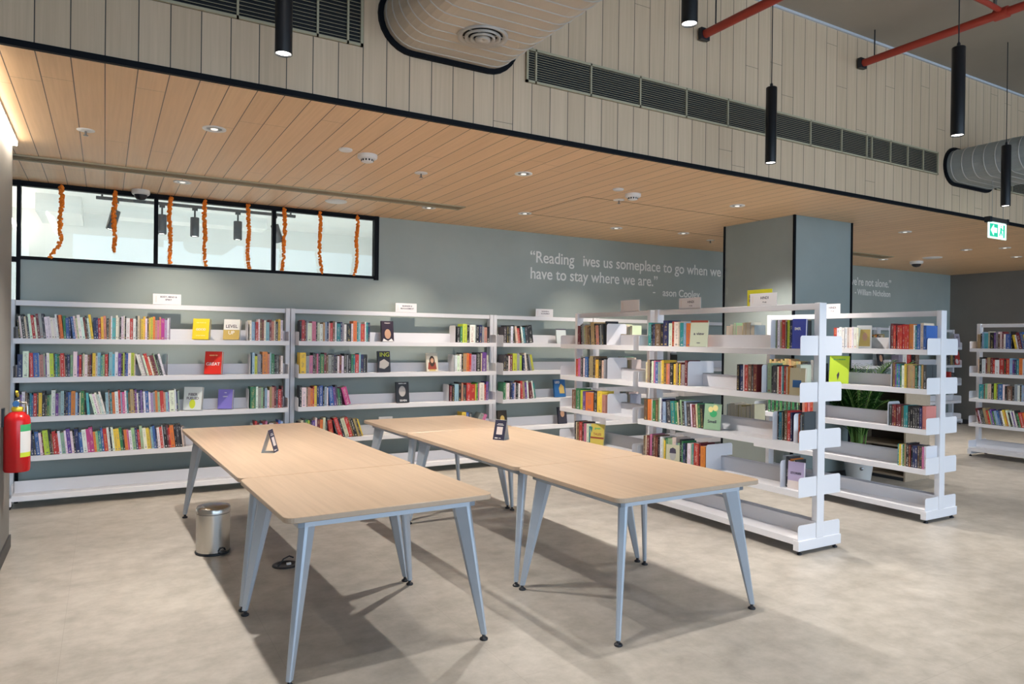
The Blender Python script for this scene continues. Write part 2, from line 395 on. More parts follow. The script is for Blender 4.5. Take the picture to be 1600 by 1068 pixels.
for x, y, s_ in ((.625, 5.111, 'in front of the strip window, over the table'), (3.024, 5.073, 'midway along the front row'), (5.559, 5.071, 'in the front row, before the column'),
                 (.597, 7.032, 'close to the strip window beside the dome camera'), (2.967, 6.931, 'just past the end of the strip window'), (3.989, 6.653, 'at the corner of the access hatch'),
                 (5.448, 6.888, 'above the word someplace'), (6.409, 6.728, 'near the back edge of the column'), (8.549, 5.119, 'in the front row beyond the column'),
                 (11.046, 6.971, 'above the far quotation'), (10.864, 5.589, 'beyond the far round speaker, second row'), (11.071, 5.179, 'below the exit sign'), (12.325, 5.601, 'at the picture edge, low beyond the exit sign')):
    disc('downlight', LBL + s_, 'downlight', x, y, .075, 'down', 'recessed downlights')
    if y > 6.5: spot((x, y, ZC - .012), 170 if x < 8 else 60, 84, WARM, blend=1, rad=.03, rot=(R(14), 0, 0))
    else: spot((x, y, ZC - .012), 400 if x < 8 else 170, 112, NEUT, blend=.6, rad=.035)
for x, y, s_ in ((-.124, 5.621, 'near the glowing cove at the wall'), (2.29, 5.523, 'between the two front smoke detectors'), (4.378, 5.501, 'beside the smoke detector near the hatch'), (7.15, 6.987, 'by the wall next to the column')):
    disc('sprinkler', 'small white ceiling sprinkler with a dark tip, ' + s_, 'sprinkler', x, y, .055, 'spr', 'ceiling sprinklers')
disc('smoke_detector', 'white round smoke detector with black slots on the timber ceiling above the near tables', 'smoke detector', 1.719, 5.207, .075, 'smoke')
disc('smoke_detector', 'white round smoke detector beside the access hatch, above the double-sided racks', 'smoke detector', 4.316, 5.213, .075, 'smoke')
disc('ceiling_cover', 'flat white ceiling disc just before the smoke detector over the tables', 'ceiling disc', 1.529, 5.136, .05, 'disc')
disc('ceiling_cover', 'flat white ceiling disc just before the smoke detector by the hatch', 'ceiling disc', 4.059, 5.111, .05, 'disc')
disc('ceiling_speaker', 'round white ceiling speaker over the end of the strip window', 'speaker', 2.032, 7.139, .11, 'round')
disc('ceiling_speaker', 'round white ceiling speaker beyond the column, near the far wall', 'speaker', 11.405, 6.377, .14, 'round')
disc('dome_camera', 'white dome security camera with dark lens above the marigold garlands', 'security camera', .288, 7.661, .08, 'cctv')
disc('dome_camera', 'white dome security camera above the far quotation beyond the column', 'security camera', 11.727, 6.819, .10, 'cctv')
def slot(label, x0, x1, y0, y1):
    t = thing('linear_diffuser', label, 'air diffuser', ((x0 + x1) / 2, (y0 + y1) / 2, ZC))
    MB().box(x0, x1, y0, y0 + .012, ZC - .012, ZC).box(x0, x1, y1 - .012, y1, ZC - .012, ZC).box(x0, x0 + .012, y0, y1, ZC - .012, ZC).box(x1 - .012, x1, y0, y1, ZC - .012, ZC).build('diffuser_frame', 'grille', t, world=True)
    b = MB().box(x0 + .01, x1 - .01, y0 + .01, y1 - .01, ZC - .002, ZC)
    for k in range(1, 4): yy = y0 + (y1 - y0) * k / 4; b.box(x0 + .01, x1 - .01, yy - .004, yy + .004, ZC - .008, ZC - .002)
    b.build('diffuser_blades', 'slot', t, world=True)
slot('long bronze slot air diffuser in the timber ceiling in front of the strip window', XL - 1, 3.27, 6.66, 6.85)
slot('bronze slot air diffuser in the timber ceiling just beyond the column', 7.7, 10.8, 6.64, 6.88)
hp = thing('ceiling_hatch', 'flush rectangular timber access hatch outlined by a thin gap, above the double-sided racks', 'ceiling hatch', (5.6, 6.1, ZC))
hb = MB()
for a in ((4.0, 7.2, 5.55, 5.558), (4.0, 7.2, 6.66, 6.668), (4.0, 4.008, 5.55, 6.66), (7.192, 7.2, 5.55, 6.66)): hb.box(*a, ZC - .0015, ZC)
hb.build('hatch_edge', mat('hatch_gap', (.14, .085, .05), .7), hp, world=True)
# cove light along the wall head
cv = thing('cove_light', 'glowing linear LED cove light where the side wall meets the timber ceiling', 'cove light', (XL, 5.2, ZC))
MB().box(XL, XL + .03, Ye + .03, 6.17, ZC - .045, ZC - .02).build('led_strip', 'cove', cv, world=True)
MB().box(XL, XL + .034, Ye + .03, 6.17, ZC - .02, ZC).build('channel', 'plain_white', cv, world=True)
light('AREA', 'cove_glow', (XL + .06, 5.2, ZC - .06), 9, WARM, shape='RECTANGLE', size=.04, size_y=1.9, rot=(0, R(20), 0))

# grilles in the upper cladding
def grille(label, x0, x1, z0, z1, muls):
    t = thing('return_air_grille', label, 'air grille', ((x0 + x1) / 2, Ye, z0))
    y0, y1 = Ye - .018, Ye
    MB().box(x0, x1, y1 - .004, y1, z0, z1).build('cavity_shade', 'void', t, world=True)  # flat black sheet on the cladding, painted as shade behind the slats
    f = MB().box(x0, x1, y0, y1, z0, z0 + .016).box(x0, x1, y0, y1, z1 - .016, z1).box(x0, x0 + .016, y0, y1, z0, z1).box(x1 - .016, x1, y0, y1, z0, z1)
    for x in muls: f.box(x - .006, x + .006, y0, y1 - .004, z0, z1)
    f.build('grille_frame', 'grille', t, world=True)
    s = MB(); n = 12
    for k in range(n):
        z = z0 + .02 + (z1 - z0 - .04) * (k + .5) / n
        s.add([(x0, y0 + .002, z), (x1, y0 + .002, z), (x1, y0 + .002, z + .0024), (x0, y0 + .002, z + .0024), (x0, y1 - .005, z + .003), (x1, y1 - .005, z + .003), (x1, y1 - .005, z + .0045), (x0, y1 - .005, z + .0045)],
              [(0, 1, 2, 3), (4, 7, 6, 5), (3, 2, 6, 7), (0, 4, 5, 1), (0, 3, 7, 4), (1, 5, 6, 2)])
    s.build('louvre_slats', 'grille', t, world=True)
g1 = [.2 - 1.2 * k for k in range(1, 3)] + [.2, 1.22]
grille('beige louvred air grille cut off by the top of the picture, before the big duct', -3, 1.333, 3.292, 3.60, [.19, .62, 1.06, 1.24])
mu = []
for a, b in ((2.56, 3.9), (5.3, 5.3)):
    pass
def ux(u): # where the grille bars stand along the wall
    return u
grille('very long beige louvred air grille between the two ducts', 2.483, 7.493, 3.305, 3.54, [2.56, 3.03, 3.49, 3.96, 4.42, 4.88, 5.00, 5.46, 5.9, 6.28, 6.36, 6.66, 6.95, 7.22])
grille('louvred air grille behind the far duct at the picture edge', 8.64, 12.5, 3.29, 3.50, [9.0, 9.4, 9.9, 10.4, 10.9])

# flat oval ducts
def duct(label, x0, x1, z0, z1, ynear, diffuser=None, paint='duct'):
    t = thing('spiral_duct', label, 'air duct', ((x0 + x1) / 2, Ye, z0)); h = z1 - z0; r = h / 2
    def oval(y, g=0, n=14):
        pts = []
        for k in range(n + 1): a = -math.pi / 2 + math.pi * k / n; pts.append((x1 - r + (r + g) * math.cos(a), y, z0 + r + (r + g) * math.sin(a)))
        for k in range(n + 1): a = math.pi / 2 + math.pi * k / n; pts.append((x0 + r + (r + g) * math.cos(a), y, z0 + r + (r + g) * math.sin(a)))
        return pts
    MB().loft([oval(Ye + .02), oval(ynear)], smooth=False).build('duct_shell', paint, t, world=True)
    rb = MB(); y = Ye - .06
    while y > ynear:
        rb.loft([oval(y + .004, .0005), oval(y + .002, .005), oval(y - .002, .005), oval(y - .004, .0005)], cap=False); y -= .105
    rb.build('duct_seams', 'duct_rib', t, world=True)
    n = 14; half = len(oval(0)) // 2
    c = MB().loft([oval(Ye, .0), oval(Ye, .034), oval(Ye - .02, .034), oval(Ye - .02, .002)], cap=False, smooth=False)
    c.build('rubber_collar', 'frame', t, world=True)
    if diffuser:
        dx, dy, dr_ = diffuser; d = MB()
        for k, (ra, rb_, zz) in enumerate(((1.0, .80, .0), (.72, .58, .006), (.50, .38, .012), (.30, .02, .016))):
            d.lathe([(dr_ * ra, -zz), (dr_ * ra * .99, -zz - .016), (dr_ * rb_, -zz - .004), (dr_ * rb_, -zz + .01)], c=(dx, dy, z0), n=40, cap=False)
        d.build('round_diffuser', 'duct_rib', t, world=True)
        MB().lathe([(dr_ * .95, -.002), (.001, -.002)], c=(dx, dy, z0), n=40, cap=False).build('diffuser_throat', 'void', t, world=True)
    return t
duct('large beige flat-oval spiral duct with a round diffuser, coming out of the timber cladding', 1.46, 2.38, 3.335, 3.72, -1.2, (1.925, 3.72, .15))
duct('far grey flat-oval spiral duct emerging behind the small pendant near the picture edge', 7.64, 8.60, 3.262, 3.60, -1.2, None, 'duct_grey')

# red sprinkler pipes
def pipe(label, x, z, r, y1, extra=None):
    t = thing('sprinkler_pipe', label, 'pipe', (x, y1, z))
    MB().tube([(x, y1, z), (x, -2.0, z)], r, 16).build('main_pipe', 'red_pipe', t, world=True)
    MB().tube([(x, y1 - .12, z + r), (x, y1 - .12, ZU)], .006, 8).box(x - .045, x + .045, y1 - .015, y1 + .02, z - r - .012, z + r + .012).build('hanger', 'black', t, world=True)
    if extra: extra(t, x, z, r)
def branch(t, x, z, r):
    y = 2.93
    MB().tube([(x, y, z + .02), (x - .22, y, z + .03), (x - .75, y, z + .03)], r * .62, 12).tube([(x, y - .05, z), (x, y + .05, z)], r * 1.35, 14).build('branch_pipe', 'red_pipe', t, world=True)
    MB().tube([(x - .1, y, z + .03), (x - .1, y, z + .12)], .014, 8).lathe([(.03, .12), (.03, .125), (.001, .126)], c=(x - .1, y, z), n=12).build('sprinkler_head', 'steel_dark', t, world=True)
pipe('red sprinkler pipe ending above the long grille, beyond the near pendant', 4.12, 3.99, .034, 4.12)
pipe('red sprinkler pipe with a branch, ending at the cladding behind the long pendant', 6.16, 4.18, .034, 4.12, branch)

# pendant lamps
def make_pendant():
    t = thing('pendant_lamp', '', 'pendant lamp', (0, 0, 0), group='black cylinder pendants')
    MB().lathe([(.040, 0), (.0405, .004), (.0405, .57), (.037, .575), (.001, .575)], n=28, cap=False).lathe([(.037, .001), (.033, .02), (.03, .035)], n=28, cap=False).build('cylinder_shade', 'pendant', t)
    MB().lathe([(.036, .008), (.03, .006), (.001, .006)], n=24, cap=False).build('lens', 'lamp', t)
    MB().tube([(0, 0, .575), (0, 0, ZU - 2.90)], .004, 6).lathe([(.012, .575), (.010, .60), (.004, .61)], n=12).build('cable', 'black', t)
    return t
pen = None
for (x, y, zb, e, s_) in ((.735, 3.509, 2.90, 40, 'black cylinder pendant in front of the first grille, its top out of the picture'), (2.507, 2.61, 3.118, 80, 'black cylinder pendant beside the big duct, only its lower end in the picture'),
                      (4.365, 3.661, 2.90, 70, 'black cylinder pendant hanging in front of the long grille'), (4.795, 2.532, 2.90, 70, 'large black cylinder pendant hanging in front of the red pipe'),
                      (7.38, 3.452, 2.859, 60, 'small black cylinder pendant above the exit sign')):
    if pen is None: pen = make_pendant(); o = pen
    else: o = copy_tree(pen)
    o.location = (x, y, zb); o['label'] = s_
    spot((x, y, zb - .005), e, 84, rad=.03, blend=.5)

# exit sign
ex = thing('exit_sign', 'lit green and white emergency exit sign with an arrow, hanging below the small pendant', 'exit sign', (8.08, 3.857, 2.65))
MB().box(7.90, 8.265, 3.835, 3.88, 2.822, 2.868).build('housing', 'steel_dark', ex, world=True)
MB().box(7.885, 7.93, 3.83, 3.885, 2.815, 2.872).box(8.245, 8.27, 3.83, 3.885, 2.818, 2.872).build('end_cap', 'black', ex, world=True)
MB().box(7.905, 8.26, 3.852, 3.862, 2.655, 2.822).build('lit_panel', 'exit_white', ex, world=True)
MB().box(7.925, 8.085, 3.849, 3.852, 2.672, 2.806).box(8.195, 8.222, 3.849, 3.852, 2.672, 2.806).build('green_field', 'exit_green', ex, world=True)
MB().prism([(7.94, 2.74), (7.995, 2.795), (8.0, 2.765), (8.06, 2.765), (8.06, 2.715), (8.0, 2.715), (7.995, 2.685)], 1, 3.846, 3.849).build('arrow', 'exit_white', ex, world=True)
rmn = MB().lathe([(.001, -.011), (.011, 0), (.001, .011)], c=(0, 0, 0), n=10)
rmn.xf(Matrix.Translation((8.15, 3.848, 2.788)) @ Matrix.Diagonal((1, .15, 1, 1)))
rmn.prism([(8.13, 2.775), (8.16, 2.772), (8.155, 2.735), (8.175, 2.70), (8.165, 2.69), (8.14, 2.722), (8.12, 2.685), (8.108, 2.69), (8.128, 2.735)], 1, 3.846, 3.849)
rmn.prism([(8.155, 2.768), (8.185, 2.75), (8.182, 2.742), (8.152, 2.756)], 1, 3.846, 3.849)
rmn.build('running_figure', 'exit_green', ex, world=True)
MB().tube([(7.98, 3.857, 2.868), (7.98, 3.857, 3.268)], .002, 5).tube([(8.2, 3.857, 2.868), (8.2, 3.857, 3.268)], .002, 5).build('hanging_wire', 'greywire', ex, world=True)

# track lights behind the strip window
tr = thing('lighting_track', 'black lighting track on the ceiling of the room behind the strip window', 'lighting track', (1, 9.3, 3.1))
MB().box(-.1, 2.12, 9.28, 9.32, 3.075, 3.11, bev=.004).box(-.05, -.03, 9.29, 9.31, 3.11, 3.15).box(2.05, 2.07, 9.29, 9.31, 3.11, 3.15).build('rail', 'black', tr, world=True)
for x, tx, ty, lb in ((.10, -14, 0, 'first black spotlight on the track, tilted, behind the second garland'), (.575, 0, 1, 'second black spotlight on the track, beside the third garland'), (.93, 0, 1, 'third black spotlight on the track, partly behind the fourth garland'),
                  (1.42, 0, 1, 'fourth black spotlight on the track, beside the fifth garland'), (1.86, 18, 0, 'last black spotlight on the track, tilted, behind the sixth garland')):
    t = thing('track_spotlight', lb, 'spotlight', (x, 9.3, 3.078), group='track spotlights')
    MB().box(-.03, .03, -.018, .018, -.03, 0).tube([(0, 0, -.03), (0, 0, -.13)], .010, 8).build('swivel_arm', 'black', t)
    rot = (0, R(-tx), 0)
    h = MB().lathe([(.001, -.0), (.048, -.0), (.05, -.006), (.05, -.225), (.044, -.23)], n=24, cap=False).build('spot_head', 'black', t, loc=(0, 0, -.115), rot=rot)
    MB().lathe([(.045, -.222), (.001, -.222)], n=20, cap=False).build('lens', 'lamp', h)

# marigold garlands
def garland(k, x, zt, zb, sway, gap, label):
    rnd = random.Random(k); b = MB(); n = 42
    ico = bmesh.new(); bmesh.ops.create_icosphere(ico, subdivisions=1, radius=1)
    iv = [v.co.copy() for v in ico.verts]; ifc = [[v.index for v in f.verts] for f in ico.faces]; ico.free()
    for i in range(n):
        f = i / (n - 1); z = zt + (zb - zt) * f
        xx = x + sway * max(0, (f - .72)) ** 1.5 * 1.6 + .006 * math.sin(f * 9 + k)
        for j in range(3):
            a = rnd.uniform(0, 6.28); r = rnd.uniform(.011, .016) * (1.12 if f < .6 else .9)
            c = Vector((xx + .011 * math.cos(a), Yw - .045 + .011 * math.sin(a), z + rnd.uniform(-.008, .008)))
            b.add([c + v * r * rnd.uniform(.85, 1.15) for v in iv], ifc)
    b.tube([(x, Yw - .045, zt), (x, Yw - .045, zt + .03)], .002, 5)
    o = b.build('marigold_garland', 'orange')
    tag(o, label, 'garland', 'marigold garlands on the strip window')
for k, (x, zt, zb, s_, lb) in enumerate(((-.361, 2.90, 2.25, -.35, 'orange marigold garland on the first pane, nearest the side wall, its tail swinging aside'), (.070, 2.90, 2.335, 0, 'shortest orange marigold garland, ending above the sill of the first pane'),
        (.55, 2.90, 2.25, .05, 'orange marigold garland on the middle pane, beside the first mullion'), (.868, 2.90, 2.25, .1, 'orange marigold garland on the middle pane, second from the first mullion'),
        (1.288, 2.90, 2.25, .05, 'orange marigold garland on the middle pane, before the second mullion'), (1.655, 2.90, 2.25, -.12, 'orange marigold garland on the last pane, just past the second mullion'),
        (2.035, 2.90, 2.25, .08, 'orange marigold garland in the middle of the last pane'), (2.45, 2.90, 2.25, -.12, 'orange marigold garland nearest the far end of the strip window'))):
    garland(k, x, zt, zb, s_, 0, lb)
# ------------------------------------------------------------------ shelving racks
UW, UD = .046, .08           # upright: width along the rack, depth across it
RACKS = {}
def bracket_pts(y0, y1, z0, z1, r=.022):
    """side plate outline in (y, z): the upper corner away from the upright (at y0) is rounded"""
    s = 1 if y1 > y0 else -1
    pts = [(y1, z0), (y1, z1)] + [(y0 + s * r * (1 - math.sin(a)), z1 - r * (1 - math.cos(a))) for a in [R(x) for x in (0, 22, 45, 67, 90)]]
    return pts + [(y0, z0 + .006), (y0 + s * .006, z0)]
def rack(key, label, origin, rz, L, half, sides, group, levels=('r1', 'r2', 'r3', 'r4', 'r5'), cross=None, wall=False):
    t = thing('book_rack', label, 'shelving', origin, rz, group)
    RACKS[key] = (t, L, half)
    zt = ZL['t']
    lo = -half if -1 in sides else -UD / 2; hi = half if 1 in sides else UD / 2
    for x in (0, L - UW):
        MB().box(x, x + UW, -UD / 2, UD / 2, .105, zt, bev=.004).build('upright', 'white', t)
        f = MB().box(x - .002, x + UW + .002, lo - .004, hi + .004, .03, .105, bev=.005).build('base_foot', 'white', t)
        for y in (lo + .035, hi - .035): MB().lathe([(.018, 0), (.018, .012), (.008, .014), (.008, .032)], c=(x + UW / 2, y, 0), n=14).build('levelling_foot', 'black', f)
    MB().box(UW, L - UW, -.018, .018, zt - .05, zt - .003, bev=.003).build('top_rail', 'white', t)
    for s in sides:
        for k in levels:
            z = ZL[k]; y0 = s * half; y1 = s * UD / 2 * .6; xa, xb = (.012, L - .012) if not wall else (UW + .004, L - UW - .004)
            b = MB().box(xa, xb, y0 - s * .0035, y1, z - .016, z)
            lip = MB().box(xa, xb, y0, y0 - s * .004, z - .046, z + .001, bev=.0015)
            b.add(lip.v, lip.f); b.box(xa, xb, y0 - s * .004, y0 - s * .03, z - .046, z - .043)
            sh = b.build('shelf', 'white', t)
            ys = s * (UD / 2 + .004)
            MB().box(xa + .004, xb - .004, ys, ys + s * .003, z, z + .105).build('back_stop', 'white', sh)
            for x in (xa - .003, xb):
                MB().prism(bracket_pts(y0, s * UD / 2, z - .046, z + .098), 0, x, x + .003).build('end_bracket', 'white', sh)
    return t
WG = 'white racks along the grey wall'
ybk = 7.673; HALF_W = ybk - Ys
for key, x0, x1, lb in (('w1', -.738, 1.699, 'long white wall rack under the strip window, with a red book facing out'),
                        ('w2', 1.705, 4.146, 'long white wall rack whose shelves show several portrait covers facing out'),
                        ('w3', 4.151, 5.72, 'white wall rack with a blue book facing out beside the double-sided rack'),
                        ('w4', 5.726, 7.11, 'white wall rack mostly hidden behind the double-sided rack'),
                        ('w5', 7.118, 9.45, 'white wall rack half hidden behind the plastered column'),
                        ('w6', 9.60, 12.0, 'white wall rack under the far quotation, seen through the second double-sided rack'),
                        ('w7', 12.006, 14.46, 'last white wall rack in the far corner, with a red book facing out')):
    rack(key, lb, (x0, ybk, 0), 0, x1 - x0, HALF_W, (-1,), WG, wall=True)
DG = 'double-sided white racks'
rack('c', 'white double-sided rack nearest the front, its end upright beside the tables', (4.593, 5.158, 0), R(-90), 5.158 - 3.356, .2375, (-1, 1), DG)
rack('cp', 'short white double-sided rack with three bookend plates, standing between the wall and the front rack', (4.593, 6.47, 0), R(-90), 6.47 - 5.215, .2375, (-1, 1), DG)
rack('d', 'white double-sided rack with red volumes on top, behind which the palm stands', (6.35, 5.31, 0), R(-90), 5.31 - 3.44, .2375, (-1, 1), DG)
rack('f', 'white double-sided rack cut off by the picture edge', (10.66, 5.31, 0), R(-90), 1.87, .2375, (-1, 1), DG)

def to_world(key, x, y, z):
    t, L, half = RACKS[key]; a = t.rotation_euler.z
    return Vector((t.location.x + x * math.cos(a) - y * math.sin(a), t.location.y + x * math.sin(a) + y * math.cos(a), z))
def along(key, u, y, z):
    """distance along the rack at which the line (y, z) meets picture column u"""
    a, b = -1.0, RACKS[key][1] + 1
    f = lambda x: px(to_world(key, x, y, z))[0] - u
    if px(to_world(key, b, y, z))[2] < .3: b = RACKS[key][1]
    for _ in range(40):
        c = (a + b) / 2
        if f(c) > 0: b = c
        else: a = c
    return (a + b) / 2

# ------------------------------------------------------------------ books
HUE = dict(w=('white', (.82, .81, .79)), k=('black', (.016, .016, .02)), n=('navy', (.02, .03, .11)), b=('blue', (.04, .12, .38)), v=('pale-blue', (.28, .44, .60)),
           t=('teal', (.02, .24, .27)), a=('aqua', (.10, .48, .52)), g=('green', (.03, .20, .08)), h=('pale-green', (.30, .46, .28)), l=('lime', (.50, .60, .05)),
           y=('yellow', (.78, .56, .05)), o=('orange', (.68, .21, .04)), r=('red', (.50, .035, .03)), m=('maroon', (.16, .02, .03)), p=('pink', (.58, .17, .32)),
           q=('magenta', (.50, .05, .26)), u=('purple', (.13, .05, .28)), i=('lilac', (.38, .30, .54)), c=('cream', (.66, .60, .46)), s=('silver-grey', (.30, .32, .34)),
           d=('charcoal', (.05, .053, .062)), e=('brown', (.16, .09, .05)), f=('tan', (.42, .31, .14)), x=('salmon', (.56, .24, .18)))
PAPER = (.60, .55, .45)
def jit(c, r, a=.14): return tuple(max(.004, v * (1 + r.uniform(-a, a))) for v in c)
class BookData:
    def __init__(s): s.v = []; s.f = []; s.c = []; s.k = []; s.uv = []
    def box(s, x0, x1, y0, y1, z0, z1, c, k, mtx=None, spine=False):
        b = len(s.v)
        vs = [Vector((x, y, z)) for z in (z0, z1) for y in (y0, y1) for x in (x0, x1)]
        s.v += [tuple(mtx @ v) if mtx else tuple(v) for v in vs]; s.c += [c] * 8; s.k += [k] * 8
        for j, f in enumerate([(0, 1, 5, 4), (0, 2, 3, 1), (4, 5, 7, 6), (2, 6, 7, 3), (0, 4, 6, 2), (1, 3, 7, 5)]):
            s.f.append([i + b for i in f]); s.uv += [(0, 0), (1, 0), (1, 1), (0, 1)] if (spine and j == 0) else [(3, 3)] * 4
    def book(s, t, d, h, c, k, mtx=None, back=False):
        bt = min(.0022, t * .18)
        s.box(0, bt, 0, d, 0, h, c, k, mtx); s.box(t - bt, t, 0, d, 0, h, c, k, mtx)
        s.box(0, t, -.001, .0015, 0, h, c, k, mtx, spine=True)
        s.box(bt, t - bt, .0015, d - .004, .003, h - .003, PAPER, PAPER, mtx)
    def mesh(s, name):
        me = bpy.data.meshes.new(name); me.from_pydata(s.v, [], s.f)
        for n_, dat in (('cover', s.c), ('print', s.k)):
            at = me.color_attributes.new(n_, 'FLOAT_COLOR', 'POINT')
            at.data.foreach_set('color', [x for c in dat for x in (*c, 1)])
        ul = me.uv_layers.new(name='UVMap'); ul.data.foreach_set('uv', [x for q in s.uv for x in q])
        me.materials.append(M['book']); return me
BOOKS = []
def run(key, lev, u0, u1, toks, where, side=-1, vis=1.0, hmin=.182, hmax=.222, y_in=.016, dep=.135):
    """a row of books between picture columns u0 and u1 of a shelf: TOKS are colour letter + relative width, Ln = lean n degrees"""
    rnd = random.Random(key + lev + str(u0))
    half = RACKS[key][2]; z = ZL[lev] + .001; yl = side * (half - y_in)
    a, b = sorted((along(key, u0, yl, z), along(key, u1, yl, z)))
    a = max(a, (UW + .02) if key[0] == 'w' else .02); b = min(b, RACKS[key][1] - ((UW + .02) if key[0] == 'w' else .02))
    items = []; lean = 0; gap = 0
    for tk in toks.split():
        if tk[0] == 'L':
            nl = float(tk[1:]); g = .2 * (math.tan(R(nl)) - math.tan(R(lean)))
            pend = max(0, g) if items else max(0, g) * .5
            lean = nl; gap += pend; items.append(('gap', pend)); continue
        items.append((tk[0], float(tk[1:] or 1), lean))
    tot = sum(i[1] / math.cos(R(i[2])) for i in items if i[0] != 'gap')
    if gap > (b - a) * .4:
        items = [(i[0], i[1] * .4 * (b - a) / gap) if i[0] == 'gap' else i for i in items]; gap = .4 * (b - a)
    k = (b - a - gap) / tot; x = a; n = 0; lst = []
    if side == 1: items = items[::-1] if False else items
    for i in items:
        if i[0] == 'gap': x += i[1]; continue
        t = i[1] * k; cw = t / math.cos(R(i[2])); n += 1
        h = rnd.uniform(hmin, hmax) * (1.04 if i[1] > 1.5 else 1)
        name, col = HUE[i[0]]; c = jit(col, rnd)
        lum = .3 * c[0] + .6 * c[1] + .1 * c[2]
        pr = rnd.choice(((.10, .10, .14), (.35, .06, .05), (.06, .10, .30), (.08, .08, .08))) if lum > .28 else rnd.choice(((.75, .74, .7), (.7, .55, .2), (.65, .65, .65), (.8, .78, .7)))
        lst.append(dict(key=key, lev=lev, x=x, t=t * .985, w=cw, h=h, d=rnd.uniform(dep - .012, dep + .012), y=yl + side * -rnd.uniform(0, .008), z=z, lean=i[2], c=c, k=pr, side=side, name=name, where=where, vis=vis, n=n))
        x += cw
    for j, bk in enumerate(lst):
        bk['prev'] = lst[j - 1]['name'] if j else None; bk['next'] = lst[j + 1]['name'] if j + 1 < len(lst) else None; bk['of'] = len(lst)
    BOOKS.extend(lst)
def book_matrix(b):
    t, L, half = RACKS[b['key']]; rz = t.rotation_euler.z
    ln = R(b['lean'])
    if b['side'] == -1 and b['lean'] < 0:      # tips the other way: it stands on its other lower edge
        base = to_world(b['key'], b['x'] + b['w'], b['y'], b['z'])
        return Matrix.Translation(base) @ Matrix.Rotation(rz, 4, 'Z') @ Matrix.Rotation(-ln, 4, 'Y') @ Matrix.Translation((-b['t'], 0, 0))
    if b['side'] == -1:
        base = to_world(b['key'], b['x'], b['y'], b['z']); rot = Matrix.Rotation(rz, 4, 'Z') @ Matrix.Rotation(-ln, 4, 'Y')
    else:                      # the far face of the rack: spines face the other way
        base = to_world(b['key'], b['x'] + b['w'], b['y'], b['z']); rot = Matrix.Rotation(rz + math.pi, 4, 'Z') @ Matrix.Rotation(-ln, 4, 'Y')
    return Matrix.Translation(base) @ rot

W1, W2, W3 = 'first wall rack', 'second wall rack', 'third wall rack'
S1, S2, S3, S4 = 'top shelf', 'second shelf', 'third shelf', 'fourth shelf'
# wall rack 1
run('w1', 'r1', 27, 266, 'L6 k1 w1 k1.5 c1 d1 w1.3 r1.5 w1 m1.3 s1.5 d1.3 w1.3 w1.5 w1.3 w1.3 w1 m.8 o1.5 L3 g1.3 b1.5 n1 L7 b1.3 w1 c1 w1.5 w1.5 m1 d1 w1 y1.3 L2 n1.5 n1 r1.5 y1.3 x1.5 L0 d1.2 f1 w.7 a2 w1 c1 k1 w1 w.8 k.8 w2 r1.8 w1.5 d1 c1 f1 y1.3 y1 w1 e1 y1 l1.3 o1.2 x1.2 p1.2 x1 q2 i1.5 w1 s.8', f'{S1}, {W1}')
run('w1', 'r2', 27, 259, 'n2.5 w3 L2 r2 b2.5 v.5 x2 s1 u.6 w1.5 l2 d.8 t1 g1.2 x.5 r1.8 x.5 k1.2 n1.2 L0 h1.5 w2 u1 r1.3 k.6 c1 w1.5 e1 m1 k.6 y1.6 c1 v1.8 t1 h1.2 r1.6 k.6 v1.8 a1.4 w1.8 u1.6 k1 l.8 n1 b1 w1.6 l1.8 c.6 L15 w1 w1.2 s1 w1 r1.8 w1 m1.2 m1.2 h.7 k1.2 d.7 w1.2', f'{S2}, {W1}')
run('w1', 'r3', 27, 281, 'n1 u.8 w1.3 e1.2 k.8 t.8 b.8 r1.4 d.8 y1.4 k1.4 d.8 g1 h.8 w1.8 u1.3 s1 v1.4 k.8 n1 b1.3 o1.9 v1 n.8 c.6 g1.6 k.6 L4 a1.2 L14 w1.2 w1.2 w1 w.9 w.9 L3 v1.3 e.7 t1 o1.3 w1.6 r1 v.8 q1.2 w.8 t.8 e1 f1.6 e.7 u.8 w.7 n1 u1 k.4 w1 b1.6 w.9 i1.3 s1 o1.1 h1.2 r.6 r1.2 x1 v1.2 u.5 w2.8 w.8 n.7 s.8', f'{S3}, {W1}')
run('w1', 'r4', 29, 291, 'L6 y.8 s1.3 t1.3 k.8 n1.2 d1 b1.5 w1 m.6 l2.2 k.8 e.7 r1.4 r.8 w1 h1.6 w.8 u1.6 w1 k.8 n1.6 b1.3 w1.8 q1.2 q1.6 o1 h1 t1.2 b1 r1.6 w1 k.8 w1 y1.2 y1.2 g1.2 k.8 o1.3 p.8 w1.2 h1.5 n1 r1.1 h1.3 w1.5 y1.4 f.6 v1 b1 n.8 w1.2 r1.2 w.4 k1.6 m.8 r.7 o1.8 k1.2 d1 k1.2 c.6 s1', f'{S4}, {W1}')
run('w1', 'r1', 390, 442, 'w.8 v1.2 n.4 r1.1 w.6 e.9 m.8 w.7 v1.5 m.9 x1 c.6 k1.1 y1 w1', f'far end of {S1}, {W1}')
run('w1', 'r2', 394, 442, 'v.9 l1 s1.4 k.5 o2 x.8 v.6 g1.2 k.6 d1.2 e.6 w.9', f'far end of {S2}, {W1}')
run('w1', 'r3', 391, 442, 'g2.2 w.9 s1.2 h.8 d.6 v1 w.9 f1 x1 m.7 d.8 r1.4 m.6', f'far end of {S3}, {W1}')
run('w1', 'r4', 398, 442, 'r.7 m.8 v1 m1 p.6 k.6 w1.5 e1 r.6 b.8 v.8', f'far end of {S4}, {W1}', vis=.4)
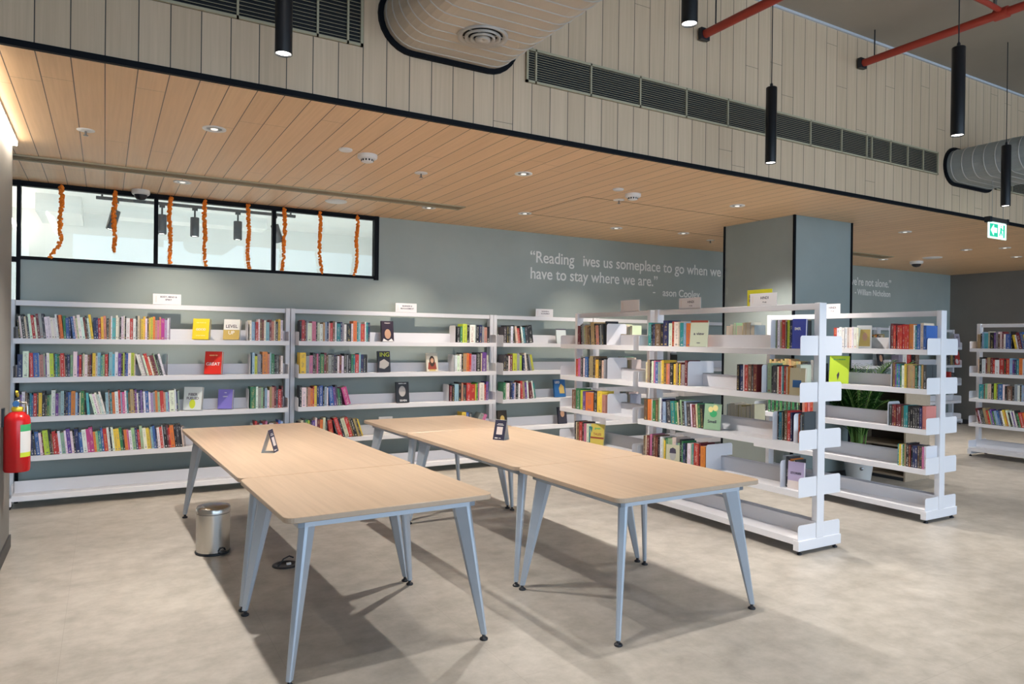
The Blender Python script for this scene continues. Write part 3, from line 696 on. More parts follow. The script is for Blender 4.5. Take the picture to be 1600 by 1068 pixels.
# wall rack 2
run('w2', 'r1', 461, 578, 'k.5 r1.2 m.7 s.5 w1.8 p1.6 k.6 c1 w1.3 f.8 v.8 n.8 c.6 r1 e1 w.7 t1.5 n.9 s.8 w1 k2 w.8 o1.6 t.6 v1 r1.8 w.5 t1 n.8', f'{S1}, {W2}')
run('w2', 'r2', 461, 572, 'y2.4 s1.4 p1.4 k1 e.6 p.6 k.8 g1.6 m1 e.8 s1.4 d1 n.6 k.8 w.8 m1 w1 k1.2 s.6 k1.4 g.8 t.8 r1.6 v.8 n1.2 k1.2', f'{S2}, {W2}')
run('w2', 'r3', 463, 549, 'k.8 w1.8 e.6 x1 o1 r.5 y1 n1 b1.4 k.6 v1 w.5 L6 b1.8 u1 d.8 g.8 k.6 L16 q2.2', f'{S3}, {W2}')
run('w2', 'r4', 462, 568, 'k.6 c1 d.8 g1 l.8 k.8 u1.3 w.8 m1.2 o1.2 c1 k.8 L8 r1.8 L18 k.6 r1.6 k1 c1.6 r1.4 e.7 k1.3 f.8 d.8 y.6', f'{S4}, {W2}', vis=.6)
run('w2', 'r1', 714, 765, 'k1.2 g.8 l1.6 k1 w2 s.4 k1.2 n1 s.8 x1 k1', f'far end of {S1}, {W2}')
run('w2', 'r2', 711, 763, 'w.8 w1 w.8 k.6 f1.4 o1 r.8 i2 k1.8 c.6 u1.8 c.7', f'far end of {S2}, {W2}')
run('w2', 'r3', 703, 763, 'm.8 k.8 v1.4 k1 x.6 d1.2 r1.5 r1.6 l.5 g.5 p.5 w1.8 r.7 u.8', f'far end of {S3}, {W2}')
run('w2', 'r4', 722, 738, 'y1.2 b.8 d1', f'far end of {S4}, {W2}', vis=.4)
run('w2', 'r4', 740, 752, 'L-26 s1.6 p1.2', f'leaning pair on {S4}, {W2}', vis=.9)
# wall rack 3
run('w3', 'r1', 777, 834, 'd1 k1.2 d.8 w1 k.6 L8 c1 r1 k.6 w.8 t1 d1.2 k2.2', f'{S1}, {W3}')
run('w3', 'r2', 779, 835, 'd1 k1 w.6 m1.2 l1.8 s1.2 l.9 L6 n.9 w.8 k.8 L12 s.7 l.9', f'{S2}, {W3}')
run('w3', 'r3', 779, 838, 'g1 c.5 w1.3 k.6 n1 b.9 w.5 k.7 d.7 w.8 L5 r1 f1 u1 w.8 L9 m1.6 w.7 t.8', f'{S3}, {W3}')
# far wall racks, a few volumes seen between other racks
run('w4', 'r2', 1058, 1100, 'k1 d1 s.7 w.6 k1 r.8 k1.2 s.8 m1', f'{S2}, fourth wall rack', vis=.15)
run('w4', 'r1', 936, 1000, 'f1 d1 c1 k1 s1 e1 r1 w1 d1', f'{S1}, fourth wall rack', vis=.1)
run('w6', 'r1', 1362, 1388, 'k1 f1 o.8 d1 e1 c1 f1', f'{S1}, sixth wall rack', vis=.3)
run('w6', 'r2', 1440, 1458, 'e1 k1 r1 w1 s1', f'{S2}, sixth wall rack', vis=.2)
run('w7', 'r2', 1475, 1492, 'e1 d1 k1 f1 k1', f'{S2}, last wall rack', vis=.3)
run('w7', 'r3', 1484, 1492, 'r1 d1 k1', f'{S3}, last wall rack', vis=.3)
# short rack
CP = 'short rack'
run('cp', 'r1', 902, 943, 'm1.4 L5 d.8 s.8 h.6 f1.2 e1.2 k.6 f1.6 k.8 x1.4 k.6 s.8 d.8', f'{S1}, {CP}', dep=.15)
run('cp', 'r2', 899, 946, 'r1.2 p.8 s.6 d.8 w1 b1.4 k.6 f1.6 k.5 e.6 y1.4 k1.2 c1 s.8', f'{S2}, {CP}', dep=.15)
run('cp', 'r3', 893, 946, 'e1.5 g1.6 l.8 u1 o2.6 k1.2 y1.6 x1.2', f'{S3}, {CP}', dep=.15)
run('cp', 'r4', 897, 924, 'k.6 c.5 e1 r1.2 k.6 p1 w1 t1.2', f'{S4}, {CP}', vis=.8, dep=.15)
run('cp', 'r1', 984, 1002, 'c1 f.8 c1 s.7 c1', f'far side of {S1}, {CP}', side=1, vis=.3)
run('cp', 'r2', 978, 1002, 'x1 s1 h.8 c1 f1 c.8', f'far side of {S2}, {CP}', side=1, vis=.3)
run('cp', 'r3', 984, 1002, 's1 d.8 c1 s1', f'far side of {S3}, {CP}', side=1, vis=.3)
# front double-sided rack
FR = 'front rack'
run('c', 'r1', 1012, 1079, 't1.5 k.8 n.8 e2.6 k1.5 n2.2 w1.5 r1 w2 c.6 t1.6 v1 o2', f'{S1}, {FR}', hmin=.195, hmax=.23, dep=.16)
run('c', 'r1', 1209, 1250, 'h1.6 k.6 w1.4 f1.2 r1.8 c.8 k.5 l1.4 k.6 n1.2 b1.2 w.5 t1 f1 k.8', f'near end of {S1}, {FR}', hmin=.195, hmax=.22, dep=.12, y_in=.06)
run('c', 'r2', 1008, 1073, 'c1 f1.2 k1 w.8 p.8 b1.5 h1 c.6 y1 e1.2 o.8 x1 k1.6 y1 f1 k.6 y.6 m.5 s1.4 m1', f'{S2}, {FR}', dep=.16)
run('c', 'r2', 1151, 1182, 'k1 n1.4 w.4 r1.4 e1.4 d.8 m1.4', f'middle of {S2}, {FR}', hmin=.20, dep=.16)
run('c', 'r2', 1195, 1250, 's1.2 h2 k.6 d2 k.6 w.8 r1.2 w.6 t.8 r1 c.8 o2 e.8 f1.6 c2', f'near end of {S2}, {FR}', hmin=.20, dep=.12, y_in=.06)
run('c', 'r3', 1006, 1099, 'e1.6 o2 c.6 g1.4 e1.2 h.8 w.8 n.5 v1.4 L5 d2 t1.8 g1 c.6 k.8 h.8 k1 v1 d1.6 w.6 m1.8 c.6 g1 k1.2', f'{S3}, {FR}', dep=.16)
run('c', 'r3', 1211, 1237, 'o1.2 k.8 t1.2 c.6 k.5 e1.8 r1.6 n1', f'middle of {S3}, {FR}', hmin=.205, dep=.12, y_in=.06)
run('c', 'r3', 1243, 1262, 'p.8 w1 o.6 r1.2 k.7 s.8 d2.2', f'near end of {S3}, {FR}', hmin=.205, dep=.12, y_in=.06)
run('c', 'r4', 1005, 1101, 'e.8 c.8 m1.2 p1 k.8 e1 m1 k.8 w1.2 c.6 y.7 g1 h2 c1.6 s.8 h.8 k.8 g.6 n1 k.7 w1.4 h.6 t.6 r2 m.6 o1.8', f'{S4}, {FR}', dep=.16)
run('c', 'r4', 1222, 1242, 's2 d1.8 c1 o1 g1.4 c.4 k.5', f'near end of {S4}, {FR}', hmin=.20, dep=.12, y_in=.06)
run('c', 'r1', 1152, 1196, 'c1 c1 h.6 c1.4 f.8 c1.2 s1', f'far side of {S1}, {FR}', side=1, vis=.5)
run('c', 'r3', 1154, 1196, 's1 c1.2 c1 f1 c1.2 s1 c1', f'far side of {S3}, {FR}', side=1, vis=.5)
# second double-sided rack
SD = 'palm rack'
run('d', 'r1', 1302, 1341, 'r1.2 w1 w1 w1 w1 c.8 w1 w.6 w1.4 w.6', f'{S1}, {SD}', hmin=.19, hmax=.2, dep=.16)
run('d', 'r1', 1391, 1447, 'm1.6 r1.2 m.8 r1.2 r1.2 r1.2 r1.2 r1 o2.2 w.8 t1 b1.6 c1.6 b1.4', f'near end of {S1}, {SD}', hmin=.205, hmax=.222, dep=.16)
run('d', 'r2', 1202, 1250, ' '.join(['f1'] * 14), f'far end of {S2}, {SD}', vis=.2)
run('d', 'r2', 1253, 1279, 'd1 k1 d1 s1 d1 k1', f'middle of {S2}, {SD}', vis=.2)
run('d', 'r2', 1394, 1447, 'e1.6 u.8 t1 b1 g1.2 w1.5 y1.2 f1 f1 f1 f1 f1 g1.2 k1 v1 g.6 f1 d1.8', f'near end of {S2}, {SD}', hmin=.19, hmax=.215, dep=.16)
run('d', 'r3', 1200, 1250, ' '.join(['g1 k.8'] * 8), f'far end of {S3}, {SD}', vis=.2)
run('d', 'r3', 1253, 1273, 'x1 r1 x1 r1 x1', f'middle of {S3}, {SD}', vis=.3)
run('d', 'r3', 1390, 1446, 'd.8 m1 m1 m1 m1.2 e1 t1 t1 k1 k1 k1 k1 k1 n1 x1.6', f'near end of {S3}, {SD}', hmin=.185, hmax=.195, dep=.16)
run('d', 'r4', 1206, 1238, 'g1 t1 d1 k1 e1 g1', f'far end of {S4}, {SD}', vis=.2)
run('d', 'r4', 1402, 1446, 't.8 y1 w.6 g1 f.8 k1.6 m1 k1 n1 n1.4 e.8 d1.6 p.8 w1', f'near end of {S4}, {SD}', hmin=.185, hmax=.20, dep=.16)
# rack at the picture edge
EG = 'edge rack'
run('f', 'r1', 1527, 1606, 'f1.6 k.8 v1 a2 c1 k2 u.8 s1.2 e1 c1 m.8 w1 b2.4 k.6 L11 y1 w.8 m1.6 b1.5 y1', f'{S1}, {EG}', hmax=.235)
run('f', 'r2', 1528, 1606, 'c.6 k1 w1.6 m.8 f1.2 m1.2 r.8 w1.8 r2 k.8 r1.4 v1.2 u.8 n.8 t1 o1.4 w.6 n.6 r1', f'{S2}, {EG}')
run('f', 'r3', 1529, 1606, 't2 m.4 h1 c1.6 k1 l1 e.6 b1.8 w.8 k.8 e2 k.8 s1.2 w.8 k.6 v1.4 s1', f'{S3}, {EG}')
run('f', 'r4', 1526, 1606, 'L13 m1 w.4 k1 d.8 f1.4 r1 h.6 u1 g.8 v1.2 b1 n.8 w.8 y1 o.6 w.8 k.8 w.8 u.6 w.6 k.6 g1 r1.6 o1', f'{S4}, {EG}')

# ------------------------------------------------------------------ books facing out
N_FACE = 0
def cover_book(key, lev, u, label, wid, hgt, thick, col, deco=None, tilt=9, yaw=0, yb=None, side=-1, mat_cover=None):
    """a book standing with its front cover to the room, leaning back a little on a hidden clear stand; DECO adds the design as parts"""
    global N_FACE; N_FACE += 1
    tk, L, half = RACKS[key]; z = ZL[lev] + .001
    yl = side * (half - (yb if yb is not None else .035))
    x = min(along(key, u, yl, z + hgt / 2), L - .014 - wid / 2)
    t = thing('book', label, 'book', to_world(key, x, yl, z), tk.rotation_euler.z + R(yaw), 'books facing out')
    mt = mat('cover_paint', col, .4)
    ti = R(-tilt); rx = Matrix.Rotation(ti, 4, 'X')
    b = MB().box(-wid / 2, wid / 2, 0, .002, 0, hgt).box(-wid / 2, wid / 2, thick - .002, thick, 0, hgt).box(-wid / 2, -wid / 2 + .002, 0, thick, 0, hgt).xf(rx)
    zoff = -min(v[2] for v in b.v); sh = Matrix.Translation((0, 0, zoff)); b.xf(sh); b.build('cover', mt, t)
    MB().box(-wid / 2 + .002, wid / 2 - .003, .002, thick - .002, .003, hgt - .003).xf(sh @ rx).build('pages', mat('paper', PAPER, .8) if 'paper' not in M else M['paper'], t)
    if deco:
        for d in deco:
            kind = d[0]
            if kind == 'text':
                _, body, size, fx, fz, mm = d
                if mm not in M: continue
                o = text_mesh('title', body, size, mm, t, align='CENTER', ext=.0004, bold=.0006)
                o.matrix_local = sh @ rx @ Matrix.Translation((fx * wid, -.0012, fz * hgt)) @ Matrix.Rotation(R(90), 4, 'X')
            elif kind == 'rect':
                _, x0, x1, z0, z1, mm, nm = d
                MB().box(x0 * wid, x1 * wid, -.0008, .0001, z0 * hgt, z1 * hgt).xf(sh @ rx).build(nm, mm, t)
            elif kind == 'oval':
                _, fx, fz, rx_, rz_, mm, nm = d[:7]; lay = d[7] if len(d) > 7 else .0012
                pts = [(fx * wid + rx_ * math.cos(a * math.pi / 12), fz * hgt + rz_ * math.sin(a * math.pi / 12)) for a in range(24)]
                MB().prism(pts, 1, -lay, -.0002).xf(sh @ rx).build(nm, mm, t)
            elif kind == 'poly':
                _, pts, mm, nm = d[:4]; lay = d[4] if len(d) > 4 else .0010
                MB().prism([(a * wid, c * hgt) for a, c in pts], 1, -lay, -.0002).xf(sh @ rx).build(nm, mm, t)
    return t
M['paper'] = mat('paper', (.70, .67, .60), .8)
M['skin'] = mat('printed_skin', (.55, .32, .21), .5); M['hair'] = mat('printed_hair', (.05, .025, .015), .5); M['grey_face'] = mat('printed_grey', (.45, .43, .42), .5)
M['lime'] = mat('lime_print', (.62, .72, .05), .45); M['gold'] = mat('gold_print', (.55, .40, .12), .45); M['dark_red'] = mat('dark_red_print', (.28, .05, .03), .5)
M['blue'] = mat('blue_print', (.03, .14, .38), .5); M['pwhite'] = mat('white_print', (.85, .85, .84), .5); M['yprint'] = mat('pale_yellow_print', (.95, .80, .35), .5); M['lav'] = mat('lavender_print', (.38, .36, .80), .5)
cover_book('w1', 'r1', 313, 'bright yellow book facing out on the top shelf of the first wall rack', 0.157, .205, .045, (.90, .66, .03), [('text', 'THE BOOK OF', .014, 0, .78, 'yprint'), ('text', 'GOOD', .030, 0, .43, 'pwhite'), ('text', 'LITTLE THINGS', .013, 0, .16, 'yprint')], yaw=-26)
cover_book('w1', 'r1', 361, 'white and gold book titled LEVEL UP facing out on the first wall rack', 0.157, .205, .045, (.80, .80, .78), [('rect', -.5, .5, 0, .48, 'gold', 'gold_panel'), ('text', 'LEVEL', .045, 0, .58, 'ink'), ('text', 'UP', .05, 0, .26, 'pwhite')], yaw=-26)
cover_book('w1', 'r2', 332, 'red book titled GREAT facing out on the second shelf of the first wall rack', 0.162, .225, .045, (.75, .03, .02), [('text', 'GREAT', .043, 0, .38, 'pwhite'), ('text', 'GOOD TO', .016, 0, .80, 'yprint')], yaw=-26)
cover_book('w1', 'r3', 300, 'white book titled FIBER FUELED with a green design, facing out on the third shelf', 0.173, .225, .045, (.74, .80, .80), [('text', 'FIBER', .036, 0, .62, 'ink'), ('text', 'FUELED', .034, 0, .46, 'ink'), ('oval', 0, .26, .028, .045, 'lime', 'green_leaf_design')], yaw=-26)
cover_book('w1', 'r3', 351, 'purple book facing out on the third shelf of the first wall rack', 0.140, .195, .045, (.22, .19, .62), [('text', 'THE', .012, 0, .8, 'pwhite'), ('text', 'LIGHT', .016, 0, .6, 'pwhite')], yaw=-26)
cover_book('w2', 'r1', 606.5, 'dark book with a portrait of a bald man in a white collar, facing out', .140, .230, .03, (.025, .012, .03), [('oval', 0, .36, .036, .055, 'skin', 'portrait_head', .0018), ('poly', [(-.46, 0), (-.36, .14), (0, .02), (.3, .14), (.46, 0)], 'pwhite', 'portrait_collar', .0022), ('text', 'BIOGRAPHY', .012, 0, .88, 'pinkwhite')])
cover_book('w2', 'r2', 601, 'black book with lime lettering ING across its top, facing out on the second shelf', .145, .235, .03, (.02, .02, .03), [('text', 'ING', .066, .05, .74, 'lime'), ('poly', [(-.4, .2), (-.35, .5), (0, .62), (.4, .45), (.35, .3), (0, .15)], 'grey_face', 'grey_figure')])
cover_book('w2', 'r2', 676, 'cream book with a long-haired woman on its cover, facing out on the second shelf', .145, .215, .02, (.66, .62, .52), [('oval', 0, .56, .034, .062, 'hair', 'portrait_hair', .0012), ('poly', [(-.38, .12), (-.3, .5), (.3, .5), (.38, .12)], 'dark_red', 'portrait_hair_ends', .0010), ('oval', 0, .60, .020, .030, 'skin', 'portrait_face', .0018), ('rect', -.28, .28, .04, .14, 'gold', 'title_band')])
cover_book('w2', 'r3', 630, 'black book with a grey-haired man in close-up, facing out on the third shelf', .155, .235, .025, (.015, .015, .02), [('oval', -.03, .55, .040, .060, 'grey_face', 'portrait_head', .0016), ('text', 'ONCE A LIFE', .016, 0, .90, 'pwhite'), ('text', 'SEVEN', .030, .03, .06, 'pwhite')])
cover_book('w2', 'r4', 604, 'plain white book facing out on the fourth shelf, just showing above the table', .16, .195, .02, (.74, .73, .71))
cover_book('w3', 'r1', 878, 'pale book with a dark top edge, facing out on the third wall rack', .150, .185, .02, (.66, .74, .76), [('rect', -.5, .5, .93, 1, 'ink', 'dark_band'), ('text', 'A', .03, .15, .1, 'blue')])
cover_book('w3', 'r3', 876, 'blue book with a brown figure on its cover, facing out, third shelf', .170, .225, .03, (.02, .12, .34), [('poly', [(-.05, .2), (-.1, .5), (.1, .75), (.35, .6), (.4, .2)], 'gold', 'brown_figure'), ('text', 'LEO', .04, -.22, .78, 'pwhite')])
cover_book('w3', 'r4', 786, 'dark brown book facing out on the fourth shelf of the third wall rack', .130, .205, .03, (.03, .022, .015), [('oval', 0, .5, .03, .04, 'gold', 'dim_figure')])
cover_book('w3', 'r4', 880, 'dark book with a pale face on its cover, fourth shelf, third wall rack', .130, .215, .03, (.03, .03, .05), [('oval', 0, .6, .03, .045, 'skin', 'portrait_head')])
cover_book('c', 'r1', 1091, 'pale cream-green book with handwriting on its cover, facing out, top shelf, front rack', .150, .225, .02, (.52, .56, .42), [('rect', -.5, .5, .92, 1, 'dark_red', 'dark_band'), ('text', 'a view', .035, 0, .44, 'ink'), ('text', 'author', .012, 0, .12, 'ink')], yaw=28, yb=.02)
cover_book('c', 'r1', 1270, 'blue book turned outward at the near end of the top shelf, front rack', .105, .22, .02, (.05, .08, .42), [('text', 'IMR', .03, -.1, .62, 'pwhite')], yaw=10, yb=.05, tilt=3)
cover_book('c', 'r2', 1267, 'cream book with a teal picture, turned outward at the near end of the second shelf', .12, .20, .02, (.58, .52, .34), [('rect', -.3, .25, .28, .55, 'blue', 'cover_picture')], yaw=10, yb=.05, tilt=3)
cover_book('c', 'r3', 1112, 'pale green book with flowers, facing out on the third shelf of the front rack', .140, .215, .02, (.34, .52, .33), [('oval', -.12, .78, .020, .024, 'yprint', 'flower', .0016), ('oval', .16, .84, .022, .026, 'yprint', 'flower', .0016), ('oval', .05, .62, .03, .03, 'green', 'leafy_design', .0010), ('text', 'Smell', .035, 0, .26, 'ink')], yaw=26, yb=.02)
cover_book('c', 'r4', 1051, 'cream book with a bespectacled man drawn on it, turned outward on the fourth shelf', .125, .165, .012, (.58, .56, .40), [('oval', 0, .45, .028, .045, 'grey_face', 'portrait_head', .0014), ('poly', [(-.24, .55), (-.2, .78), (0, .85), (.2, .78), (.24, .55)], 'ink', 'portrait_hair', .0018)], yaw=26, yb=-.012, tilt=2)
cover_book('c', 'r4', 1263, 'lilac and pink book turned outward at the near end of the fourth shelf, front rack', .125, .20, .02, (.52, .44, .66), [('rect', -.5, .5, 0, .3, 'pinkwhite', 'pink_panel'), ('text', 'STORIES', .022, 0, .55, 'ink')], yaw=10, yb=.05, tilt=3)
cover_book('cp', 'r4', 932, 'yellow and green book with red lettering, fourth shelf of the short rack', .155, .215, .02, (.60, .48, .10), [('rect', -.5, .5, .3, .38, 'dark_red', 'red_band'), ('text', 'TALES', .034, 0, .46, 'dark_red'), ('text', 'green', .03, 0, .75, 'green')], yaw=24, yb=.03)
cover_book('d', 'r1', 1350, 'white book with a small photograph of a figure, top shelf of the palm rack', .125, .215, .02, (.74, .74, .72), [('rect', -.35, .4, .08, .82, 'gold', 'cover_photo'), ('oval', .05, .5, .02, .04, 'skin', 'figure')], yaw=28, yb=.04)
cover_book('d', 'r2', 1310, 'large lime green book facing out on the second shelf of the palm rack', .175, .265, .02, (.60, .80, .06), [('text', 'open window', .02, 0, .85, 'green'), ('poly', [(-.05, .1), (-.1, .3), (0, .42), (.03, .3)], 'ink', 'black_figure')], yaw=22, yb=.01)
cover_book('d', 'r2', 1448, 'charcoal book with a white ring on its cover, second shelf of the palm rack', .14, .20, .015, (.06, .065, .08), [('oval', .1, .2, .03, .035, 'pwhite', 'white_ring', .0012), ('oval', .1, .2, .018, .022, 'blue', 'ring_centre', .0016)], yaw=20, yb=.08, tilt=3)
cover_book('w7', 'r2', 1503, 'red book with white lettering, facing out in the far corner rack', .24, .26, .02, (.50, .05, .04), [('text', 'THE', .05, 0, .7, 'pinkwhite'), ('oval', 0, .25, .05, .05, 'pinkwhite', 'white_design')])
cover_book('w7', 'r1', 1500, 'pale lilac booklet facing out on the top shelf of the far corner rack', .17, .26, .02, (.50, .46, .56), [('text', 'NEW', .04, 0, .7, 'ink')])
cover_book('w6', 'r2', 1409, 'dark book with a portrait, seen over the palm on the sixth wall rack', .18, .24, .02, (.03, .03, .04), [('oval', 0, .55, .045, .06, 'skin', 'portrait_head')])

# pick the spines that show largest; the rest of the rows become one mass
for b in BOOKS:
    mt = book_matrix(b); ps = [px(mt @ Vector(q)) for q in ((0, 0, 0), (b['t'], 0, 0), (0, 0, b['h']), (b['t'], 0, b['h']))]
    if min(p[2] for p in ps) < .3: b['area'] = 0; continue
    wpx = abs(ps[1][0] - ps[0][0]); hpx = abs(ps[2][1] - ps[0][1]); cx = ps[0][0]
    b['area'] = (wpx * hpx) * b['vis'] * (1 if 0 < cx < 1600 else 0); b['m'] = mt
BOOKS.sort(key=lambda b: -b['area'])
SOLO = BOOKS[:300 - N_FACE]; REST = [b for b in BOOKS[300 - N_FACE:] if 'm' in b]
ORD = 'first second third fourth fifth sixth seventh eighth ninth tenth eleventh twelfth thirteenth fourteenth fifteenth sixteenth seventeenth eighteenth nineteenth'.split()
TENS = {20: 'twent', 30: 'thirt', 40: 'fort', 50: 'fift', 60: 'sixt', 70: 'sevent', 80: 'eight'}
def ordw(n):
    if n < 20: return ORD[n - 1]
    t = TENS[n // 10 * 10]
    return t + 'ieth' if n % 10 == 0 else t + 'y-' + ORD[n % 10 - 1]
def look(b):
    a = 'thick ' if b['t'] > .034 else 'thin ' if b['t'] < .017 else ''
    if abs(b['lean']) > 10: a = 'tilted '
    return a + b['name']
def nb(b):
    if b['prev'] and b['prev'] == b['next']: return f"between two {b['prev']} ones"
    if b['prev'] and b['next']: return f"between {b['prev']} and {b['next']} ones"
    if b['next']: return f"first before {b['next']}"
    return f"last after {b['prev']}"
cnt = {}
for b in BOOKS:
    b['lb'] = f"{look(b)} book {nb(b)}, {b['where']}"; cnt[b['lb']] = cnt.get(b['lb'], 0) + 1
for b in SOLO:
    lb = b['lb'] if cnt[b['lb']] == 1 else f"{look(b)} book, {ordw(b['n'])} from the left, {b['where']}"
    bd = BookData(); bd.book(b['t'], b['d'], b['h'], b['c'], b['k'])
    o = bpy.data.objects.new('book', bd.mesh('book')); COL.objects.link(o); o.matrix_world = b['m']
    tag(o, lb, 'book', 'books, ' + b['where'])
bd = BookData()
for b in REST: bd.book(b['t'], b['d'], b['h'], b['c'], b['k'], b['m'])
o = bpy.data.objects.new('shelved_books', bd.mesh('shelved_books')); COL.objects.link(o)
tag(o, 'the many slimmer and more distant mixed books filling the white racks', 'books', kind='stuff')

# ------------------------------------------------------------------ bookends
def plate(depth, h, flange, n=6):
    r = .025; pts = [(0, 0), (0, h - r)] + [(r * (1 - math.cos(R(a))), h - r + r * math.sin(R(a))) for a in range(15, 91, 15)]
    pts += [(depth - r + r * math.sin(R(a)), h - r + r * math.cos(R(a))) for a in range(0, 91, 15)] + [(depth, 0)]
    return MB().prism(pts, 0, 0, .0018).box(0, flange, 0, depth, 0, .0015)
def wide_plate(depth, h, flange):
    """a plate long enough to reach over the low back stop: its foot ends before the stop"""
    r = .025; pts = [(0, 0), (0, h - r)] + [(r * (1 - math.cos(R(a))), h - r + r * math.sin(R(a))) for a in range(15, 91, 15)]
    pts += [(depth - r + r * math.sin(R(a)), h - r + r * math.cos(R(a))) for a in range(0, 91, 15)] + [(depth, .112), (.176, .112), (.176, 0)]
    return MB().prism(pts, 0, 0, .0018).box(0, flange, 0, .176, 0, .0015)
def bookend(key, lev, u, label, h=.19, depth=.17, flange=-.09, y_in=.012, side=-1):
    tk, L, half = RACKS[key]; yl = side * (half - y_in); z = ZL[lev] + .0005
    x = along(key, u, yl, z + .1)
    o = (wide_plate if depth > .2 else plate)(depth, h, flange).build('bookend', 'white')
    o.location = to_world(key, x, yl, z); o.rotation_euler = (0, 0, tk.rotation_euler.z + (math.pi if side == 1 else 0))
    tag(o, label, 'bookend', 'white metal bookends')
for a in (('w1', 'r2', 262, 'white bookend holding the tilted row on the second shelf of the first wall rack', .20, .16), ('w1', 'r1', 387.5, 'white bookend on the top shelf of the first wall rack, past LEVEL UP', .195, .16, .08),
          ('w1', 'r2', 391, 'white bookend on the second shelf of the first wall rack, past the red GREAT book', .20, .16, .08), ('w1', 'r3', 388.5, 'white bookend on the third shelf of the first wall rack, past the purple book', .20, .16, .08),
          ('w1', 'r4', 395, 'white bookend on the fourth shelf of the first wall rack, just over the table', .19, .16, .08), ('w2', 'r2', 574, 'white bookend at the end of the first row, second shelf of the second wall rack', .20, .16),
          ('w2', 'r1', 711.5, 'white bookend on the top shelf of the second wall rack', .20, .17, .08), ('w2', 'r2', 709, 'white bookend on the second shelf of the second wall rack, past the woman cover', .20, .17, .08),
          ('w2', 'r3', 701, 'white bookend on the third shelf of the second wall rack', .20, .17, .08), ('w2', 'r4', 719, 'white bookend on the fourth shelf of the second wall rack, behind the far table', .17, .16, .08),
          ('cp', 'r1', 948, 'white bookend plate on the top shelf of the short rack, before a black book', .215, .25, -.1), ('cp', 'r2', 949, 'white bookend plate on the second shelf of the short rack', .215, .25, -.1),
          ('cp', 'r3', 949, 'white bookend plate on the third shelf of the short rack, beside the orange book', .20, .25, -.1),
          ('c', 'r2', 1074.5, 'wide white bookend plate on the second shelf of the front rack', .215, .31, -.1), ('c', 'r4', 1103, 'wide white bookend plate on the fourth shelf of the front rack, over the table corner', .215, .31, -.1),
          ('c', 'r1', 1204, 'white bookend before the near books on the top shelf of the front rack', .215, .18, -.0 + .1), ('c', 'r2', 1190, 'white bookend before the near books on the second shelf of the front rack', .215, .18, .1),
          ('c', 'r3', 1207, 'white bookend before the orange-spined book on the third shelf of the front rack', .215, .18, .1), ('c', 'r3', 1240, 'second white bookend at the near end of the third shelf, front rack', .215, .18, -.09),
          ('c', 'r4', 1219, 'white bookend before the near books on the fourth shelf of the front rack', .20, .18, .1),
          ('d', 'r1', 1389, 'white bookend before the red volumes on the top shelf of the palm rack', .215, .16, .1), ('d', 'r2', 1392, 'white bookend on the second shelf of the palm rack', .215, .16, .1),
          ('d', 'r3', 1387, 'white bookend on the third shelf of the palm rack, before the black volumes', .215, .18, .1)):
    bookend(a[0], a[1], a[2], a[3], a[4], a[5], a[6] if len(a) > 6 else -.09)
# black volume behind the plate of the short rack
bd = BookData(); bd.book(.018, .15, .238, (.012, .012, .015), (.1, .1, .1))
o = bpy.data.objects.new('book', bd.mesh('book')); COL.objects.link(o); o.matrix_world = Matrix.Translation(to_world('cp', along('cp', 948, -.22, 1.6) - .021, -.222, ZL['r1'] + .001)) @ Matrix.Rotation(R(-90), 4, 'Z')
tag(o, 'tall black book showing above the bookend plate on the top shelf of the short rack', 'book', 'books, short rack')

# ------------------------------------------------------------------ signs on the racks
def rack_sign(key, u0, u1, lines, label, h=.10, yl=0.0, colr='whitesign', thick=.003, tiltx=0):
    tk = RACKS[key][0]; z = ZL['t']
    a, b = along(key, u0, yl, z + .05), along(key, u1, yl, z + .05); wd = abs(b - a)
    t = thing('section_sign', label, 'sign', to_world(key, min(a, b), yl, z - .002), tk.rotation_euler.z, 'section signs on the racks')
    MB().box(0, wd, -thick / 2, thick / 2, 0, h).box(0, wd, -thick / 2, .03, 0, .002).build('sign_plate', colr, t)
    for body, size, fz in lines:
        text_mesh('sign_text', body, size, 'ink', t, (wd * .55, -thick / 2 - .0003, h * fz), align='CENTER', ext=.0002, bold=.0004)
    MB().box(wd * .09, wd * .13, -thick / 2 - .0006, -thick / 2, h * .2, h * .8).build('side_mark', 'pinkwhite', t)
rack_sign('w1', 239, 283, [('BODY, MIND &', .022, .66), ('SPIRIT', .022, .40)], 'small white sign reading BODY, MIND & SPIRIT on the first wall rack', .105)
rack_sign('w2', 618, 651, [('BUSINESS &', .024, .62), ('MANAGEMENT', .024, .34)], 'small white sign reading BUSINESS & MANAGEMENT on the second wall rack', .105)
rack_sign('w3', 837, 864, [('BUSINESS &', .022, .62), ('ECONOMICS', .022, .34)], 'small pinkish-white sign standing on the third wall rack', .10)
rack_sign('c', 1061, 1095, [('HINDI', .03, .52), ('891.43', .014, .22)], 'white sign reading HINDI on the far part of the front rack', .10)
rack_sign('c', 1172, 1214, [('HINDI', .03, .52), ('891.43', .014, .22)], 'white sign reading HINDI beside the yellow sign on the front rack', .10)
rack_sign('d', 1286, 1313, [('HINDI', .03, .52), ('891.43', .014, .22)], 'white sign reading HINDI on the palm rack, behind the end upright', .10)
t = rack_sign('cp', 970, 999, [], 'blank white sign turned away on the short rack', .115)
t = thing('section_sign', 'lime yellow sign with black marks, behind the HINDI sign on the front rack', 'sign', to_world('c', along('c', 1166, .03, 1.9), .045, ZL['t'] - .002), R(-90), 'section signs on the racks')
MB().box(0, .25, -.002, .002, 0, .135).build('sign_plate', mat('lime_yellow_acrylic', (.55, .52, .02), .4), t)
MB().box(.02, .045, -.0035, -.002, .07, .095).box(.02, .045, -.0035, -.002, .035, .06).build('black_mark', 'ink', t)

